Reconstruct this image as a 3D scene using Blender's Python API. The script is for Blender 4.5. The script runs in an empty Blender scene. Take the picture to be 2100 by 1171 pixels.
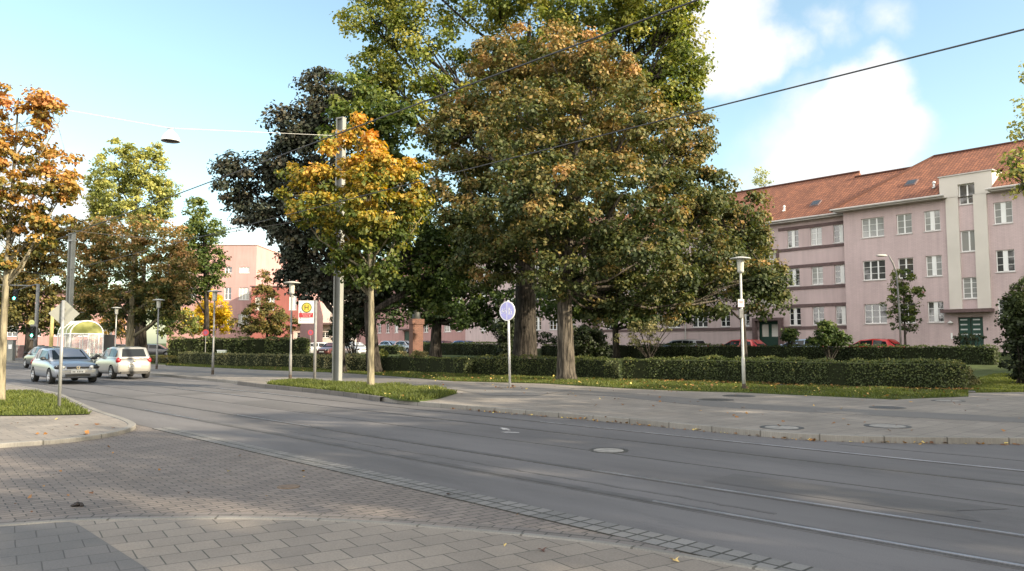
import bpy, bmesh, math, random
import numpy as np
from math import sin, cos, pi, radians, atan, sqrt
from mathutils import Vector, Matrix
random.seed(7); RNG = np.random.default_rng(11)
SC = bpy.context.scene; COL = SC.collection
# ---------------------------------------------------------------- camera model
FPX = 1600.0; TH = atan(117.5/FPX); CT, ST = cos(TH), sin(TH); CH = 1.7
def ray(px, py):
    u = (px-1050)/FPX; v = (585.5-py)/FPX
    return (u, CT-v*ST, ST+v*CT)
def G(px, py, z=0.0):                 # ground point seen at photo pixel
    r = ray(px, py); k = (z-CH)/r[2]
    return (r[0]*k, r[1]*k, z)
def P(px, py, Y):                     # point at distance Y
    r = ray(px, py); k = Y/r[1]
    return (r[0]*k, Y, CH+r[2]*k)
RA = radians(43); RD = (-sin(RA), cos(RA)); RN = (cos(RA), sin(RA))     # road direction / across
def S(s, t, z=0.0): return (RD[0]*s+RN[0]*t, RD[1]*s+RN[1]*t, z)
FA = radians(40); FD = (-sin(FA), cos(FA)); FN = (-cos(FA), -sin(FA)); FO = (25.9, 56.0)
def F(k, off, z): return (FO[0]+FD[0]*k+FN[0]*off, FO[1]+FD[1]*k+FN[1]*off, z)
def sm(a, b, x):
    t = min(1, max(0, (x-a)/(b-a))); return t*t*(3-2*t)
def H(x, y):                          # terrain height of the park and the house front
    o = (x-FO[0])*FN[0]+(y-FO[1])*FN[1]; t = RN[0]*x+RN[1]*y
    z = 0.09 + 0.41*sm(23.5, 10, o) + 0.6*sm(3.6, 1.6, o)
    return -0.06 + (z+0.06)*sm(16.8, 18.6, t)
# ---------------------------------------------------------------- materials
MATS = {}
def newmat(name):
    m = bpy.data.materials.new(name); m.use_nodes = True; nt = m.node_tree
    b = nt.nodes.get('Principled BSDF'); return m, nt, b
def N(nt, t, **kw):
    n = nt.nodes.new(t)
    for k, v in kw.items():
        if k.startswith('i_'): n.inputs[k[2:].replace('_', ' ')].default_value = v
        else: setattr(n, k, v)
    return n
def ramp(nt, stops):
    r = nt.nodes.new('ShaderNodeValToRGB'); e = r.color_ramp.elements
    while len(e) > 1: e.remove(e[0])
    e[0].position = stops[0][0]; e[0].color = (*stops[0][1], 1)
    for p, c in stops[1:]:
        q = e.new(p); q.color = (*c, 1)
    return r
def mat(name, col, rough=0.8, var=0.15, scale=4.0, bump=0.0, bscale=40.0, metal=0.0, spec=0.5, coat=0.0, stretch=None):
    if name in MATS: return MATS[name]
    m, nt, b = newmat(name)
    b.inputs['Roughness'].default_value = rough; b.inputs['Metallic'].default_value = metal
    b.inputs['Specular IOR Level'].default_value = spec if rough < .88 else min(spec, .2); b.inputs['Coat Weight'].default_value = coat
    b.inputs['Coat Roughness'].default_value = 0.06
    tc = N(nt, 'ShaderNodeTexCoord'); mp = N(nt, 'ShaderNodeMapping')
    if stretch: mp.inputs['Scale'].default_value = stretch
    nt.links.new(tc.outputs['Object'], mp.inputs['Vector'])
    if var > 0:
        no = N(nt, 'ShaderNodeTexNoise'); no.inputs['Scale'].default_value = scale; no.inputs['Detail'].default_value = 6
        nt.links.new(mp.outputs[0], no.inputs['Vector'])
        r = ramp(nt, [(0.3, tuple(c*(1-var) for c in col)), (0.7, tuple(min(1, c*(1+var)) for c in col))])
        nt.links.new(no.outputs['Fac'], r.inputs[0]); nt.links.new(r.outputs[0], b.inputs['Base Color'])
    else: b.inputs['Base Color'].default_value = (*col, 1)
    if bump > 0:
        n2 = N(nt, 'ShaderNodeTexNoise'); n2.inputs['Scale'].default_value = bscale; n2.inputs['Detail'].default_value = 4
        nt.links.new(mp.outputs[0], n2.inputs['Vector'])
        bp = N(nt, 'ShaderNodeBump'); bp.inputs['Strength'].default_value = bump; bp.inputs['Distance'].default_value = 0.02
        nt.links.new(n2.outputs['Fac'], bp.inputs['Height']); nt.links.new(bp.outputs[0], b.inputs['Normal'])
    MATS[name] = m; return m
def brickmat(name, c1, c2, cm, bw, bh, mortar=0.01, rot=0.0, rough=0.85, offset=0.5, coord='Object', stain=0.25, bump=0.5, freq=2, sm_=0.1, bias=0.0, dist=0.0):
    if name in MATS: return MATS[name]
    m, nt, b = newmat(name); b.inputs['Roughness'].default_value = rough
    tc = N(nt, 'ShaderNodeTexCoord'); mp = N(nt, 'ShaderNodeMapping'); mp.inputs['Rotation'].default_value = (0, 0, rot)
    nt.links.new(tc.outputs[coord], mp.inputs['Vector'])
    vec = mp.outputs[0]
    if dist > 0:
        dn = N(nt, 'ShaderNodeTexNoise'); dn.inputs['Scale'].default_value = 0.6
        nt.links.new(vec, dn.inputs['Vector'])
        vm = N(nt, 'ShaderNodeVectorMath', operation='MULTIPLY_ADD'); vm.inputs[1].default_value = (dist,)*3
        nt.links.new(dn.outputs['Color'], vm.inputs[0]); nt.links.new(vec, vm.inputs[2]); vec = vm.outputs[0]
    br = N(nt, 'ShaderNodeTexBrick'); br.offset = offset; br.offset_frequency = freq
    br.inputs['Scale'].default_value = 1; br.inputs['Brick Width'].default_value = bw; br.inputs['Row Height'].default_value = bh
    br.inputs['Mortar Size'].default_value = mortar; br.inputs['Mortar Smooth'].default_value = sm_; br.inputs['Bias'].default_value = bias
    br.inputs['Color1'].default_value = (*c1, 1); br.inputs['Color2'].default_value = (*c2, 1); br.inputs['Mortar'].default_value = (*cm, 1)
    nt.links.new(vec, br.inputs['Vector'])
    no = N(nt, 'ShaderNodeTexNoise'); no.inputs['Scale'].default_value = 0.7; no.inputs['Detail'].default_value = 8; no.inputs['Roughness'].default_value = 0.65
    nt.links.new(mp.outputs[0], no.inputs['Vector'])
    r = ramp(nt, [(0.3, (1-stain,)*3), (0.7, (1+stain*0.4,)*3)])
    nt.links.new(no.outputs['Fac'], r.inputs[0])
    no2 = N(nt, 'ShaderNodeTexNoise'); no2.inputs['Scale'].default_value = 60; no2.inputs['Detail'].default_value = 3
    nt.links.new(mp.outputs[0], no2.inputs['Vector'])
    r2 = ramp(nt, [(0.3, (0.85,)*3), (0.7, (1.12,)*3)]); nt.links.new(no2.outputs['Fac'], r2.inputs[0])
    mx = N(nt, 'ShaderNodeMix', data_type='RGBA', blend_type='MULTIPLY'); mx.inputs[0].default_value = 1
    nt.links.new(br.outputs['Color'], mx.inputs[6]); nt.links.new(r.outputs[0], mx.inputs[7])
    mx2 = N(nt, 'ShaderNodeMix', data_type='RGBA', blend_type='MULTIPLY'); mx2.inputs[0].default_value = 1
    nt.links.new(mx.outputs[2], mx2.inputs[6]); nt.links.new(r2.outputs[0], mx2.inputs[7])
    nt.links.new(mx2.outputs[2], b.inputs['Base Color'])
    bp = N(nt, 'ShaderNodeBump'); bp.inputs['Strength'].default_value = bump; bp.inputs['Distance'].default_value = 0.01
    iv = N(nt, 'ShaderNodeMath', operation='SUBTRACT'); iv.inputs[0].default_value = 1
    nt.links.new(br.outputs['Fac'], iv.inputs[1]); nt.links.new(iv.outputs[0], bp.inputs['Height'])
    nt.links.new(bp.outputs[0], b.inputs['Normal'])
    MATS[name] = m; return m
def leafmat(name, stops, trans=0.35, rough=0.6):
    if name in MATS: return MATS[name]
    m, nt, b = newmat(name)
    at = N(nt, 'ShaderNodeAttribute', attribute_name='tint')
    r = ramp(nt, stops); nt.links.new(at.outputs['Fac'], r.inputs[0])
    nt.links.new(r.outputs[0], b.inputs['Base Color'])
    b.inputs['Roughness'].default_value = rough; b.inputs['Specular IOR Level'].default_value = 0.35
    tr = N(nt, 'ShaderNodeBsdfTranslucent')
    hs = N(nt, 'ShaderNodeHueSaturation'); hs.inputs['Value'].default_value = 1.35; hs.inputs['Saturation'].default_value = 1.15
    nt.links.new(r.outputs[0], hs.inputs['Color']); nt.links.new(hs.outputs[0], tr.inputs['Color'])
    mx = N(nt, 'ShaderNodeMixShader'); mx.inputs[0].default_value = trans
    out = nt.nodes['Material Output']
    nt.links.new(b.outputs[0], mx.inputs[1]); nt.links.new(tr.outputs[0], mx.inputs[2]); nt.links.new(mx.outputs[0], out.inputs['Surface'])
    MATS[name] = m; return m
def glassmat(name, col, rough=0.05):
    if name in MATS: return MATS[name]
    m, nt, b = newmat(name); b.inputs['Base Color'].default_value = (*col, 1); b.inputs['Roughness'].default_value = rough
    b.inputs['IOR'].default_value = 1.6; b.inputs['Specular IOR Level'].default_value = 0.9
    MATS[name] = m; return m
def emit(name, col, st):
    if name in MATS: return MATS[name]
    m, nt, b = newmat(name); b.inputs['Base Color'].default_value = (*col, 1)
    b.inputs['Emission Color'].default_value = (*col, 1); b.inputs['Emission Strength'].default_value = st
    MATS[name] = m; return m
# ---------------------------------------------------------------- mesh helpers
def link(o, parent=None):
    COL.objects.link(o)
    if parent is not None: o.parent = parent
    return o
def tag(o, label=None, cat=None, group=None, kind=None):
    if label: o['label'] = label
    if cat: o['category'] = cat
    if group: o['group'] = group
    if kind: o['kind'] = kind
    return o
def thing(name, label, cat, loc=(0, 0, 0), rotz=0, group=None):
    o = bpy.data.objects.new(name, None); o.location = loc; o.rotation_euler = (0, 0, rotz); o.empty_display_size = 0.2
    link(o); return tag(o, label, cat, group)
def rootloc(p):
    while p.parent is not None: p = p.parent
    return Vector(p.location)
class MB:
    def __init__(s): s.v = []; s.f = []; s.mi = []; s.uv = {}
    def add(s, vs, fs, mi=0):
        b = len(s.v); s.v += [tuple(v) for v in vs]
        for f in fs: s.f.append([b+i for i in f]); s.mi.append(mi)
        return s
    def box(s, c, d, rz=0, mi=0, M=None):
        x, y, z = d[0]/2, d[1]/2, d[2]/2
        vs = [Vector((a, b_, e)) for a in (-x, x) for b_ in (-y, y) for e in (-z, z)]
        R = M if M is not None else Matrix.Rotation(rz, 3, 'Z')
        vs = [R @ v + Vector(c) for v in vs]
        return s.add(vs, [(0, 1, 3, 2), (4, 6, 7, 5), (0, 4, 5, 1), (2, 3, 7, 6), (0, 2, 6, 4), (1, 5, 7, 3)], mi)
    def tube(s, pts, rad, n=8, cap=True, mi=0):
        pts = [Vector(p) for p in pts]
        if not hasattr(rad, '__len__'): rad = [rad]*len(pts)
        rings = []; up = None
        for i, p in enumerate(pts):
            d = (pts[min(i+1, len(pts)-1)]-pts[max(i-1, 0)]).normalized()
            if up is None: up = Vector((0, 1, 0)) if abs(d.z) > 0.7 else Vector((0, 0, 1))
            a = d.cross(up).normalized(); b = a.cross(d).normalized()
            rings.append([p+(a*cos(2*pi*j/n)+b*sin(2*pi*j/n))*rad[i] for j in range(n)])
        vs = [v for r in rings for v in r]; fs = []
        for i in range(len(pts)-1):
            for j in range(n):
                k = (j+1) % n; fs.append((i*n+j, i*n+k, (i+1)*n+k, (i+1)*n+j))
        if cap: fs += [tuple(range(n))[::-1], tuple((len(pts)-1)*n+j for j in range(n))]
        return s.add(vs, fs, mi)
    def lathe(s, prof, c=(0, 0, 0), n=24, axis='z', mi=0):
        vs = []; fs = []
        for r, z in prof:
            for j in range(n):
                a = 2*pi*j/n
                if axis == 'z': vs.append((c[0]+r*cos(a), c[1]+r*sin(a), c[2]+z))
                elif axis == 'y': vs.append((c[0]+r*cos(a), c[1]+z, c[2]+r*sin(a)))
                else: vs.append((c[0]+z, c[1]+r*cos(a), c[2]+r*sin(a)))
        for i in range(len(prof)-1):
            for j in range(n):
                k = (j+1) % n; fs.append((i*n+j, i*n+k, (i+1)*n+k, (i+1)*n+j))
        return s.add(vs, fs, mi)
    def ell(s, c, r, n=12, m=8, mi=0):
        return s.lathe_e(c, r, n, m, mi)
    def lathe_e(s, c, r, n, m, mi):
        vs = []; fs = []
        for i in range(m+1):
            t = pi*i/m
            for j in range(n):
                a = 2*pi*j/n; vs.append((c[0]+r[0]*sin(t)*cos(a), c[1]+r[1]*sin(t)*sin(a), c[2]+r[2]*cos(t)))
        for i in range(m):
            for j in range(n):
                k = (j+1) % n; fs.append((i*n+j, i*n+k, (i+1)*n+k, (i+1)*n+j))
        return s.add(vs, fs, mi)
    def build(s, name, m, parent=None, world=True, smooth=False, bevel=0):
        me = bpy.data.meshes.new(name)
        vs = s.v
        if parent is not None and world:
            o0 = rootloc(parent); vs = [(v[0]-o0.x, v[1]-o0.y, v[2]-o0.z) for v in vs]
        me.from_pydata(vs, [], s.f)
        ms = m if isinstance(m, (list, tuple)) else [m]
        for q in ms: me.materials.append(q)
        if len(ms) > 1: me.polygons.foreach_set('material_index', s.mi)
        if smooth: me.polygons.foreach_set('use_smooth', [True]*len(me.polygons))
        bm = bmesh.new(); bm.from_mesh(me); bmesh.ops.recalc_face_normals(bm, faces=bm.faces); bm.to_mesh(me); bm.free()
        me.update(); o = bpy.data.objects.new(name, me)
        if bevel:
            md = o.modifiers.new('b', 'BEVEL'); md.width = bevel; md.segments = 2; md.limit_method = 'ANGLE'; md.harden_normals = False
        return link(o, parent)
def sheet(name, poly, m, z=None, thick=0.0, kind='structure', parent=None, label=None):
    """flat polygon (world xy) at height z, with a skirt if thick"""
    pts = [(p[0], p[1], (z if z is not None else p[2])) for p in poly]
    bm = bmesh.new(); vs = [bm.verts.new(p) for p in pts]; f = bm.faces.new(vs)
    if f.normal.z < 0 or (f.normal_update() or f.normal.z < 0): f.normal_flip()
    if thick:
        n = len(vs); lo = [bm.verts.new((p[0], p[1], p[2]-thick)) for p in pts]
        for i in range(n):
            j = (i+1) % n; bm.faces.new((vs[i], vs[j], lo[j], lo[i]))
    bmesh.ops.triangulate(bm, faces=[q for q in bm.faces if len(q.verts) > 4])
    bmesh.ops.recalc_face_normals(bm, faces=bm.faces)
    me = bpy.data.meshes.new(name); bm.to_mesh(me); bm.free(); me.materials.append(m)
    for q in me.polygons:
        pass
    o = link(bpy.data.objects.new(name, me), parent)
    if kind: o['kind'] = kind
    return o
def smooth_line(pts, n=6):
    """Catmull-Rom through xy points"""
    P_ = [Vector(p[:2]) for p in pts]; P_ = [2*P_[0]-P_[1]]+P_+[2*P_[-1]-P_[-2]]; out = []
    for i in range(1, len(P_)-2):
        a, b, c, d = P_[i-1:i+3]
        for k in range(n):
            t = k/n
            q = 0.5*((2*b)+(c-a)*t+(2*a-5*b+4*c-d)*t*t+(3*b-a-3*c+d)*t**3); out.append((q.x, q.y))
    out.append((P_[-2].x, P_[-2].y)); return out
def ribbon(name, pts, w, ztop, zbot, m, side=0, kind='structure', joint=None):
    """prism of width w along a line; side -1/0/1 shifts it"""
    V2 = [Vector(p[:2]) for p in pts]; L = []; R = []
    for i, p in enumerate(V2):
        d = (V2[min(i+1, len(V2)-1)]-V2[max(i-1, 0)]).normalized(); nrm = Vector((-d.y, d.x))
        L.append(p+nrm*w*(0.5+side*0.5)); R.append(p-nrm*w*(0.5-side*0.5))
    b = MB(); n = len(V2); vs = []; ch = 0.012 if ztop-zbot > 0.03 else 0
    for i in range(n):
        l, r = L[i], R[i]; q = (r-l).normalized()*ch
        vs += [(l.x, l.y, zbot), (l.x, l.y, ztop-ch), (l.x+q.x, l.y+q.y, ztop), (r.x-q.x, r.y-q.y, ztop), (r.x, r.y, ztop-ch), (r.x, r.y, zbot)]
    fs = []
    for i in range(n-1):
        for j in range(5): fs.append((i*6+j, i*6+j+1, (i+1)*6+j+1, (i+1)*6+j))
    b.add(vs, fs); o = b.build(name, m)
    # uv: u along, v across
    me = o.data; uvl = me.uv_layers.new(name='UVMap'); cum = [0]
    for i in range(1, n): cum.append(cum[-1]+(V2[i]-V2[i-1]).length)
    for lp in me.loops:
        vi = lp.vertex_index; uvl.data[lp.index].uv = (cum[vi//6], (0, .01, .02, w-.02, w-.01, w)[vi % 6])
    if kind: o['kind'] = kind
    return o
# ---------------------------------------------------------------- leaf meshes
def quads_obj(name, V, tint, m, parent=None, smooth=False):
    """V: (n,4,3) quads"""
    n = len(V); me = bpy.data.meshes.new(name)
    V = V.reshape(-1, 3).astype(np.float32)
    if parent is not None:
        o0 = rootloc(parent); V = V-np.array([o0.x, o0.y, o0.z], dtype=np.float32)
    me.vertices.add(n*4); me.vertices.foreach_set('co', V.ravel())
    me.loops.add(n*4); me.loops.foreach_set('vertex_index', np.arange(n*4, dtype=np.int32))
    me.polygons.add(n); me.polygons.foreach_set('loop_start', np.arange(0, n*4, 4, dtype=np.int32))
    me.polygons.foreach_set('loop_total', np.full(n, 4, dtype=np.int32))
    a = me.attributes.new('tint', 'FLOAT', 'FACE'); a.data.foreach_set('value', np.clip(tint, 0, 1).astype(np.float32))
    me.materials.append(m); me.update(calc_edges=True)
    return link(bpy.data.objects.new(name, me), parent)
def nrm(a): return a/np.maximum(np.linalg.norm(a, axis=-1, keepdims=True), 1e-6)
def leaf_quads(pos, normal, size, droop=0.5, asp=0.8):
    n = len(pos); rnd = RNG.normal(size=(n, 3)); rnd[:, 2] -= droop
    t = nrm(rnd-normal*np.sum(rnd*normal, axis=1, keepdims=True)); b = np.cross(normal, t)
    L = (size*RNG.uniform(0.5, 1.35, n))[:, None]
    W = L*asp*0.5; fold = normal*L*0.12
    V = np.stack([pos, pos+t*L*0.55+b*W+fold, pos+t*L, pos+t*L*0.5-b*W+fold], axis=1)
    return V
def clump_leaves(lobes, nclump, per, rc, size, spread=0.55, tint=(0.4, 0.3, 0.25), shell=0.8, zrange=None, droop=0.5, flat=0.55, seed=None, hole=.62):
    """lobes: array (n,6) cx cy cz rx ry rz. returns quads, tints, clump centres"""
    Lb = np.array(lobes, dtype=float); w = (Lb[:, 3]*Lb[:, 5])**0.9; w /= w.sum()
    idx = RNG.choice(len(Lb), nclump, p=w); d = nrm(RNG.normal(size=(nclump, 3)))
    r = np.where(RNG.random(nclump) < shell, RNG.uniform(0.72, 1.0, nclump), RNG.uniform(0.1, 0.8, nclump))
    C = Lb[idx, :3]+d*r[:, None]*Lb[idx, 3:]
    ph = RNG.uniform(0, 6, 3); f_ = 1.05/max(rc, .25)
    hollow = np.sin(C[:, 0]*f_+ph[0])*np.sin(C[:, 1]*f_*.9+ph[1])+np.sin(C[:, 2]*f_*1.15+ph[2]+C[:, 0]*.4)*.55
    keep = hollow < hole
    C = C[keep]; d = d[keep]; r = r[keep]; nclump = len(C)
    zmin, zmax = zrange if zrange else (C[:, 2].min(), C[:, 2].max())
    RC = rc*RNG.uniform(0.6, 1.35, nclump)
    k = np.repeat(np.arange(nclump), per); n = len(k)
    v = RNG.normal(size=(n, 3)); v[:, 2] += 0.55; v = nrm(v)
    pos = C[k]+v*(RC[k]*RNG.uniform(0.35, 1.1, n))[:, None]*np.array([1, 1, flat])
    nn = nrm(v*0.7+np.array([0, 0, 0.45])+RNG.normal(size=(n, 3))*spread+d[k]*0.25)
    Q = leaf_quads(pos, nn, size, droop)
    hz = (pos[:, 2]-zmin)/max(zmax-zmin, 0.1)
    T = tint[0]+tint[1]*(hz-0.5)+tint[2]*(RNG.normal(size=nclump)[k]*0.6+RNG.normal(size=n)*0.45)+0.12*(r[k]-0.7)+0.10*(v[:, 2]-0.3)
    return Q, T, C
BARK = None
def tree(name, label, base, lobes, trunk_r, nclump, per, rc, size, m, bark, tint=(0.4, 0.3, 0.25), group=None, cat='tree', lean=(0, 0), fork=0.45, top=None, shell=0.8, twigs=1.0, droop=0.5, flat=0.55, spread=0.55, extra_pts=None):
    root = thing(name, label, cat, base, 0, group)
    Q, T, C = clump_leaves(lobes, nclump, per, rc, size, tint=tint, shell=shell, droop=droop, flat=flat, spread=spread)
    b = MB(); bx, by, bz = base; Lb = np.array(lobes, dtype=float)
    cx, cy = np.average(Lb[:, 0], weights=Lb[:, 3]), np.average(Lb[:, 1], weights=Lb[:, 3]); zt = Lb[:, 2].max() if top is None else top
    zlow = (Lb[:, 2]-Lb[:, 5]).min(); H0 = zt-bz
    tp = []; nseg = 9; zf = bz+max(H0*fork, 0.5)
    for i in range(nseg+1):
        f = i/nseg; z = bz-0.15+(zt-bz)*f
        fx = max(0, (z-zf)/(zt-zf+0.01))
        tp.append(Vector((bx+lean[0]*f+(cx-bx-lean[0]*0.5)*fx*0.6+0.25*trunk_r*sin(3.1*f+bx), by+lean[1]*f+(cy-by)*fx*0.5+0.2*trunk_r*sin(4.3*f+by), z)))
    rr = [trunk_r*(1.45 if i == 0 else 1)*(1-0.86*(i/nseg)**1.1) for i in range(nseg+1)]
    tp.insert(1, tp[0].lerp(tp[1], min(0.9, (0.15+trunk_r*0.8)/max(0.1, (tp[1]-tp[0]).length)))); rr.insert(1, trunk_r*1.07)
    b.tube(tp, rr, 14)
    def near(z):
        z = min(z, tp[-2].z)
        for i in range(len(tp)-1):
            if tp[i+1].z >= z:
                f = (z-tp[i].z)/max(0.01, tp[i+1].z-tp[i].z); return tp[i].lerp(tp[i+1], max(0, f)), rr[i]*(1-f)+rr[i+1]*f
        return tp[-1], rr[-1]
    for q in Lb:
        c = Vector(q[:3]); hd = sqrt((c.x-bx)**2+(c.y-by)**2); z0 = max(zf*0.9+bz*0.1, c.z-0.5*hd-0.15*H0); p0, r0 = near(z0); p0 = p0.copy()
        mid = p0.lerp(c, 0.5)+Vector((RNG.normal()*0.05*hd, RNG.normal()*0.05*hd, -0.08*hd))
        rb = min(r0*0.55, trunk_r*0.4)*(0.5 if c.z < bz+0.45*H0 else 1)
        b.tube([p0, mid, c], [rb, rb*0.7, rb*0.3], 7)
        near_c = C[np.argsort(np.linalg.norm((C-q[:3])/q[3:], axis=1))[:60]]
        for j in RNG.choice(len(near_c), min(len(near_c), int(7*twigs)), replace=False):
            e = Vector(near_c[j]); s0 = mid.lerp(c, RNG.uniform(0.2, 1)); mm = s0.lerp(e, 0.5)+Vector((0, 0, 0.06*(e-s0).length))
            b.tube([s0, mm, e], [rb*0.35, rb*0.22, rb*0.08], 5)
    if extra_pts:
        for ex in extra_pts: b.tube(ex[0], ex[1], 7)
    b.build('trunk', bark, root, smooth=True)
    quads_obj('crown', Q, T, m, root)
    return root
def plobes(L, Y, ysc=1.0):
    """lobes given as photo px,py,rx,ry,dY -> world ellipsoids at their own distance"""
    out = []
    for q in L:
        px, py, rx, ry = q[:4]; dy = q[4] if len(q) > 4 else 0; yy = Y+dy
        x, y, z = P(px, py, yy); out.append((x, y, z, rx*yy/FPX, max(rx, ry)*yy/FPX*ysc, ry*yy/FPX))
    return out
# ================================================================ SETTING
SC.world = bpy.data.worlds.new('World')
M_asph = None
def asphalt(name, col, patch=0.18, rough=0.85, speck=0.12):
    m, nt, b = newmat(name); b.inputs['Roughness'].default_value = rough
    tc = N(nt, 'ShaderNodeTexCoord'); mp = N(nt, 'ShaderNodeMapping'); mp.inputs['Rotation'].default_value = (0, 0, -RA-pi/2)
    nt.links.new(tc.outputs['Object'], mp.inputs[0])
    mp2 = N(nt, 'ShaderNodeMapping'); mp2.inputs['Scale'].default_value = (0.25, 1.1, 1); nt.links.new(mp.outputs[0], mp2.inputs[0])
    n1 = N(nt, 'ShaderNodeTexNoise'); n1.inputs['Scale'].default_value = 0.55; n1.inputs['Detail'].default_value = 7; n1.inputs['Roughness'].default_value = 0.6
    nt.links.new(mp2.outputs[0], n1.inputs[0]); r1 = ramp(nt, [(0.3, tuple(c*(1-patch) for c in col)), (0.5, col), (0.72, tuple(c*(1+patch) for c in col))])
    nt.links.new(n1.outputs[0], r1.inputs[0])
    n2 = N(nt, 'ShaderNodeTexNoise'); n2.inputs['Scale'].default_value = 90; n2.inputs['Detail'].default_value = 3
    nt.links.new(mp.outputs[0], n2.inputs[0]); r2 = ramp(nt, [(0.35, (1-speck,)*3), (0.65, (1+speck,)*3)]); nt.links.new(n2.outputs[0], r2.inputs[0])
    v = N(nt, 'ShaderNodeTexVoronoi'); v.inputs['Scale'].default_value = 140; nt.links.new(mp.outputs[0], v.inputs[0])
    r3 = ramp(nt, [(0.0, (1.35,)*3), (0.16, (1.0,)*3)]); nt.links.new(v.outputs['Distance'], r3.inputs[0])
    # fine cracks / drip marks
    n3 = N(nt, 'ShaderNodeTexNoise'); n3.inputs['Scale'].default_value = 0.9; n3.inputs['Detail'].default_value = 10; n3.inputs['Roughness'].default_value = 0.7
    nt.links.new(mp2.outputs[0], n3.inputs[0]); r4 = ramp(nt, [(0.478, (1,)*3), (0.492, (0.83,)*3), (0.50, (0.83,)*3), (0.514, (1,)*3)]); nt.links.new(n3.outputs[0], r4.inputs[0])
    cur = r1.outputs[0]
    for q in (r2, r3, r4):
        mx = N(nt, 'ShaderNodeMix', data_type='RGBA', blend_type='MULTIPLY'); mx.inputs[0].default_value = 1 if q is not r4 else 0.6
        nt.links.new(cur, mx.inputs[6]); nt.links.new(q.outputs[0], mx.inputs[7]); cur = mx.outputs[2]
    nt.links.new(cur, b.inputs['Base Color'])
    bp = N(nt, 'ShaderNodeBump'); bp.inputs['Strength'].default_value = 0.25; bp.inputs['Distance'].default_value = 0.005
    nt.links.new(n2.outputs[0], bp.inputs['Height']); nt.links.new(bp.outputs[0], b.inputs['Normal'])
    MATS[name] = m; return m
m_road = asphalt('road asphalt', (0.094, 0.090, 0.092), 0.30)
m_path = asphalt('path asphalt', (0.125, 0.118, 0.112), 0.14)
m_patch = asphalt('newer asphalt', (0.105, 0.10, 0.096), 0.1)
m_patch2 = asphalt('repair asphalt', (0.076, 0.073, 0.074), 0.2)
m_seam = mat('bitumen seam', (0.05, 0.048, 0.047), 0.75, 0.2, 8)
m_seam2 = mat('worn rail bed', (0.072, 0.069, 0.070), 0.8, 0.25, 3)
m_block = brickmat('concrete block paving', (0.168, 0.143, 0.126), (0.124, 0.106, 0.096), (0.04, 0.038, 0.035), 0.215, 0.11, 0.007, rot=radians(-38), stain=0.22, dist=0.03)
m_slab = brickmat('footway slabs', (0.225, 0.194, 0.162), (0.178, 0.154, 0.131), (0.07, 0.065, 0.055), 0.315, 0.295, 0.006, rot=radians(-33), stain=0.2, dist=0.02)
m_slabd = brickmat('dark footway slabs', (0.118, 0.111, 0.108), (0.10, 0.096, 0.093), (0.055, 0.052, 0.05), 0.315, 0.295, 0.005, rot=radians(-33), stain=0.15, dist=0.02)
m_plaza = brickmat('far footway slabs', (0.21, 0.187, 0.162), (0.175, 0.156, 0.137), (0.10, 0.094, 0.085), 0.4, 0.4, 0.008, rot=radians(-43), stain=0.3)
m_sett = brickmat('granite setts', (0.17, 0.165, 0.16), (0.12, 0.118, 0.115), (0.035, 0.034, 0.03), 0.17, 0.17, 0.012, rot=0, coord='UV', stain=0.2, offset=0.0, bump=0.9)
m_sett2 = brickmat('gutter blocks', (0.145, 0.128, 0.12), (0.12, 0.108, 0.10), (0.04, 0.038, 0.035), 0.22, 0.11, 0.008, rot=0, coord='UV', stain=0.2)
m_kerb = brickmat('kerb stone', (0.20, 0.19, 0.172), (0.175, 0.166, 0.15), (0.08, 0.075, 0.065), 1.0, 2.0, 0.012, rot=0, coord='UV', stain=0.3, offset=0)
m_kerbd = brickmat('dark kerb stone', (0.13, 0.12, 0.11), (0.10, 0.092, 0.085), (0.03, 0.028, 0.025), 1.0, 2.0, 0.015, rot=0, coord='UV', stain=0.3, offset=0)
m_rail = mat('rail steel', (0.34, 0.34, 0.37), 0.4, 0.3, 2.0, metal=0.85)
m_lawn = mat('lawn soil and short grass', (0.042, 0.058, 0.016), 0.9, 0.4, 1.6, bump=0.5, bscale=30)
m_earth = mat('leaf littered earth', (0.10, 0.085, 0.035), 0.95, 0.5, 2.5, bump=0.6, bscale=30)
# ---- ground sheet: park lawn, gently rising to the houses
def ground():
    xs = sorted(set(list(np.arange(-60, 62, 1.5))+list(np.arange(-160, 160, 10))+[-900, -500, -260, 260, 500, 900]))
    ys = sorted(set(list(np.arange(-10, 132, 1.5))+list(np.arange(-60, 200, 10))+[-300, 300, 500, 900, 1500]))
    vs = [(x, y, H(x, y) if y < 250 else 0.4) for y in ys for x in xs]; nx = len(xs)
    fs = [(j*nx+i, j*nx+i+1, (j+1)*nx+i+1, (j+1)*nx+i) for j in range(len(ys)-1) for i in range(nx-1)]
    o = MB().add(vs, fs).build('ground', m_lawn, smooth=True); o['kind'] = 'structure'
ground()
# ---- road
sheet('road', [S(-45, 5.5), S(150, 5.5), S(150, 14.9), S(12, 14.9), S(8, 18), S(-3, 24), S(-45, 30)], m_road, 0.0)
sheet('side_road', [S(-45, 5.5), S(40, 5.5), S(40, -30), S(-45, -30)], m_block, -0.004)
ribbon('gutter', [S(16.3, 5.62), S(8, 5.62), S(-20, 5.62)], 0.34, 0.008, -0.01, m_sett)
# crossing road far left at the traffic lights
sheet('crossing_road', [S(84, -60), S(97, -60), S(97, 70), S(84, 70)], m_road, 0.106)
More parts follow.
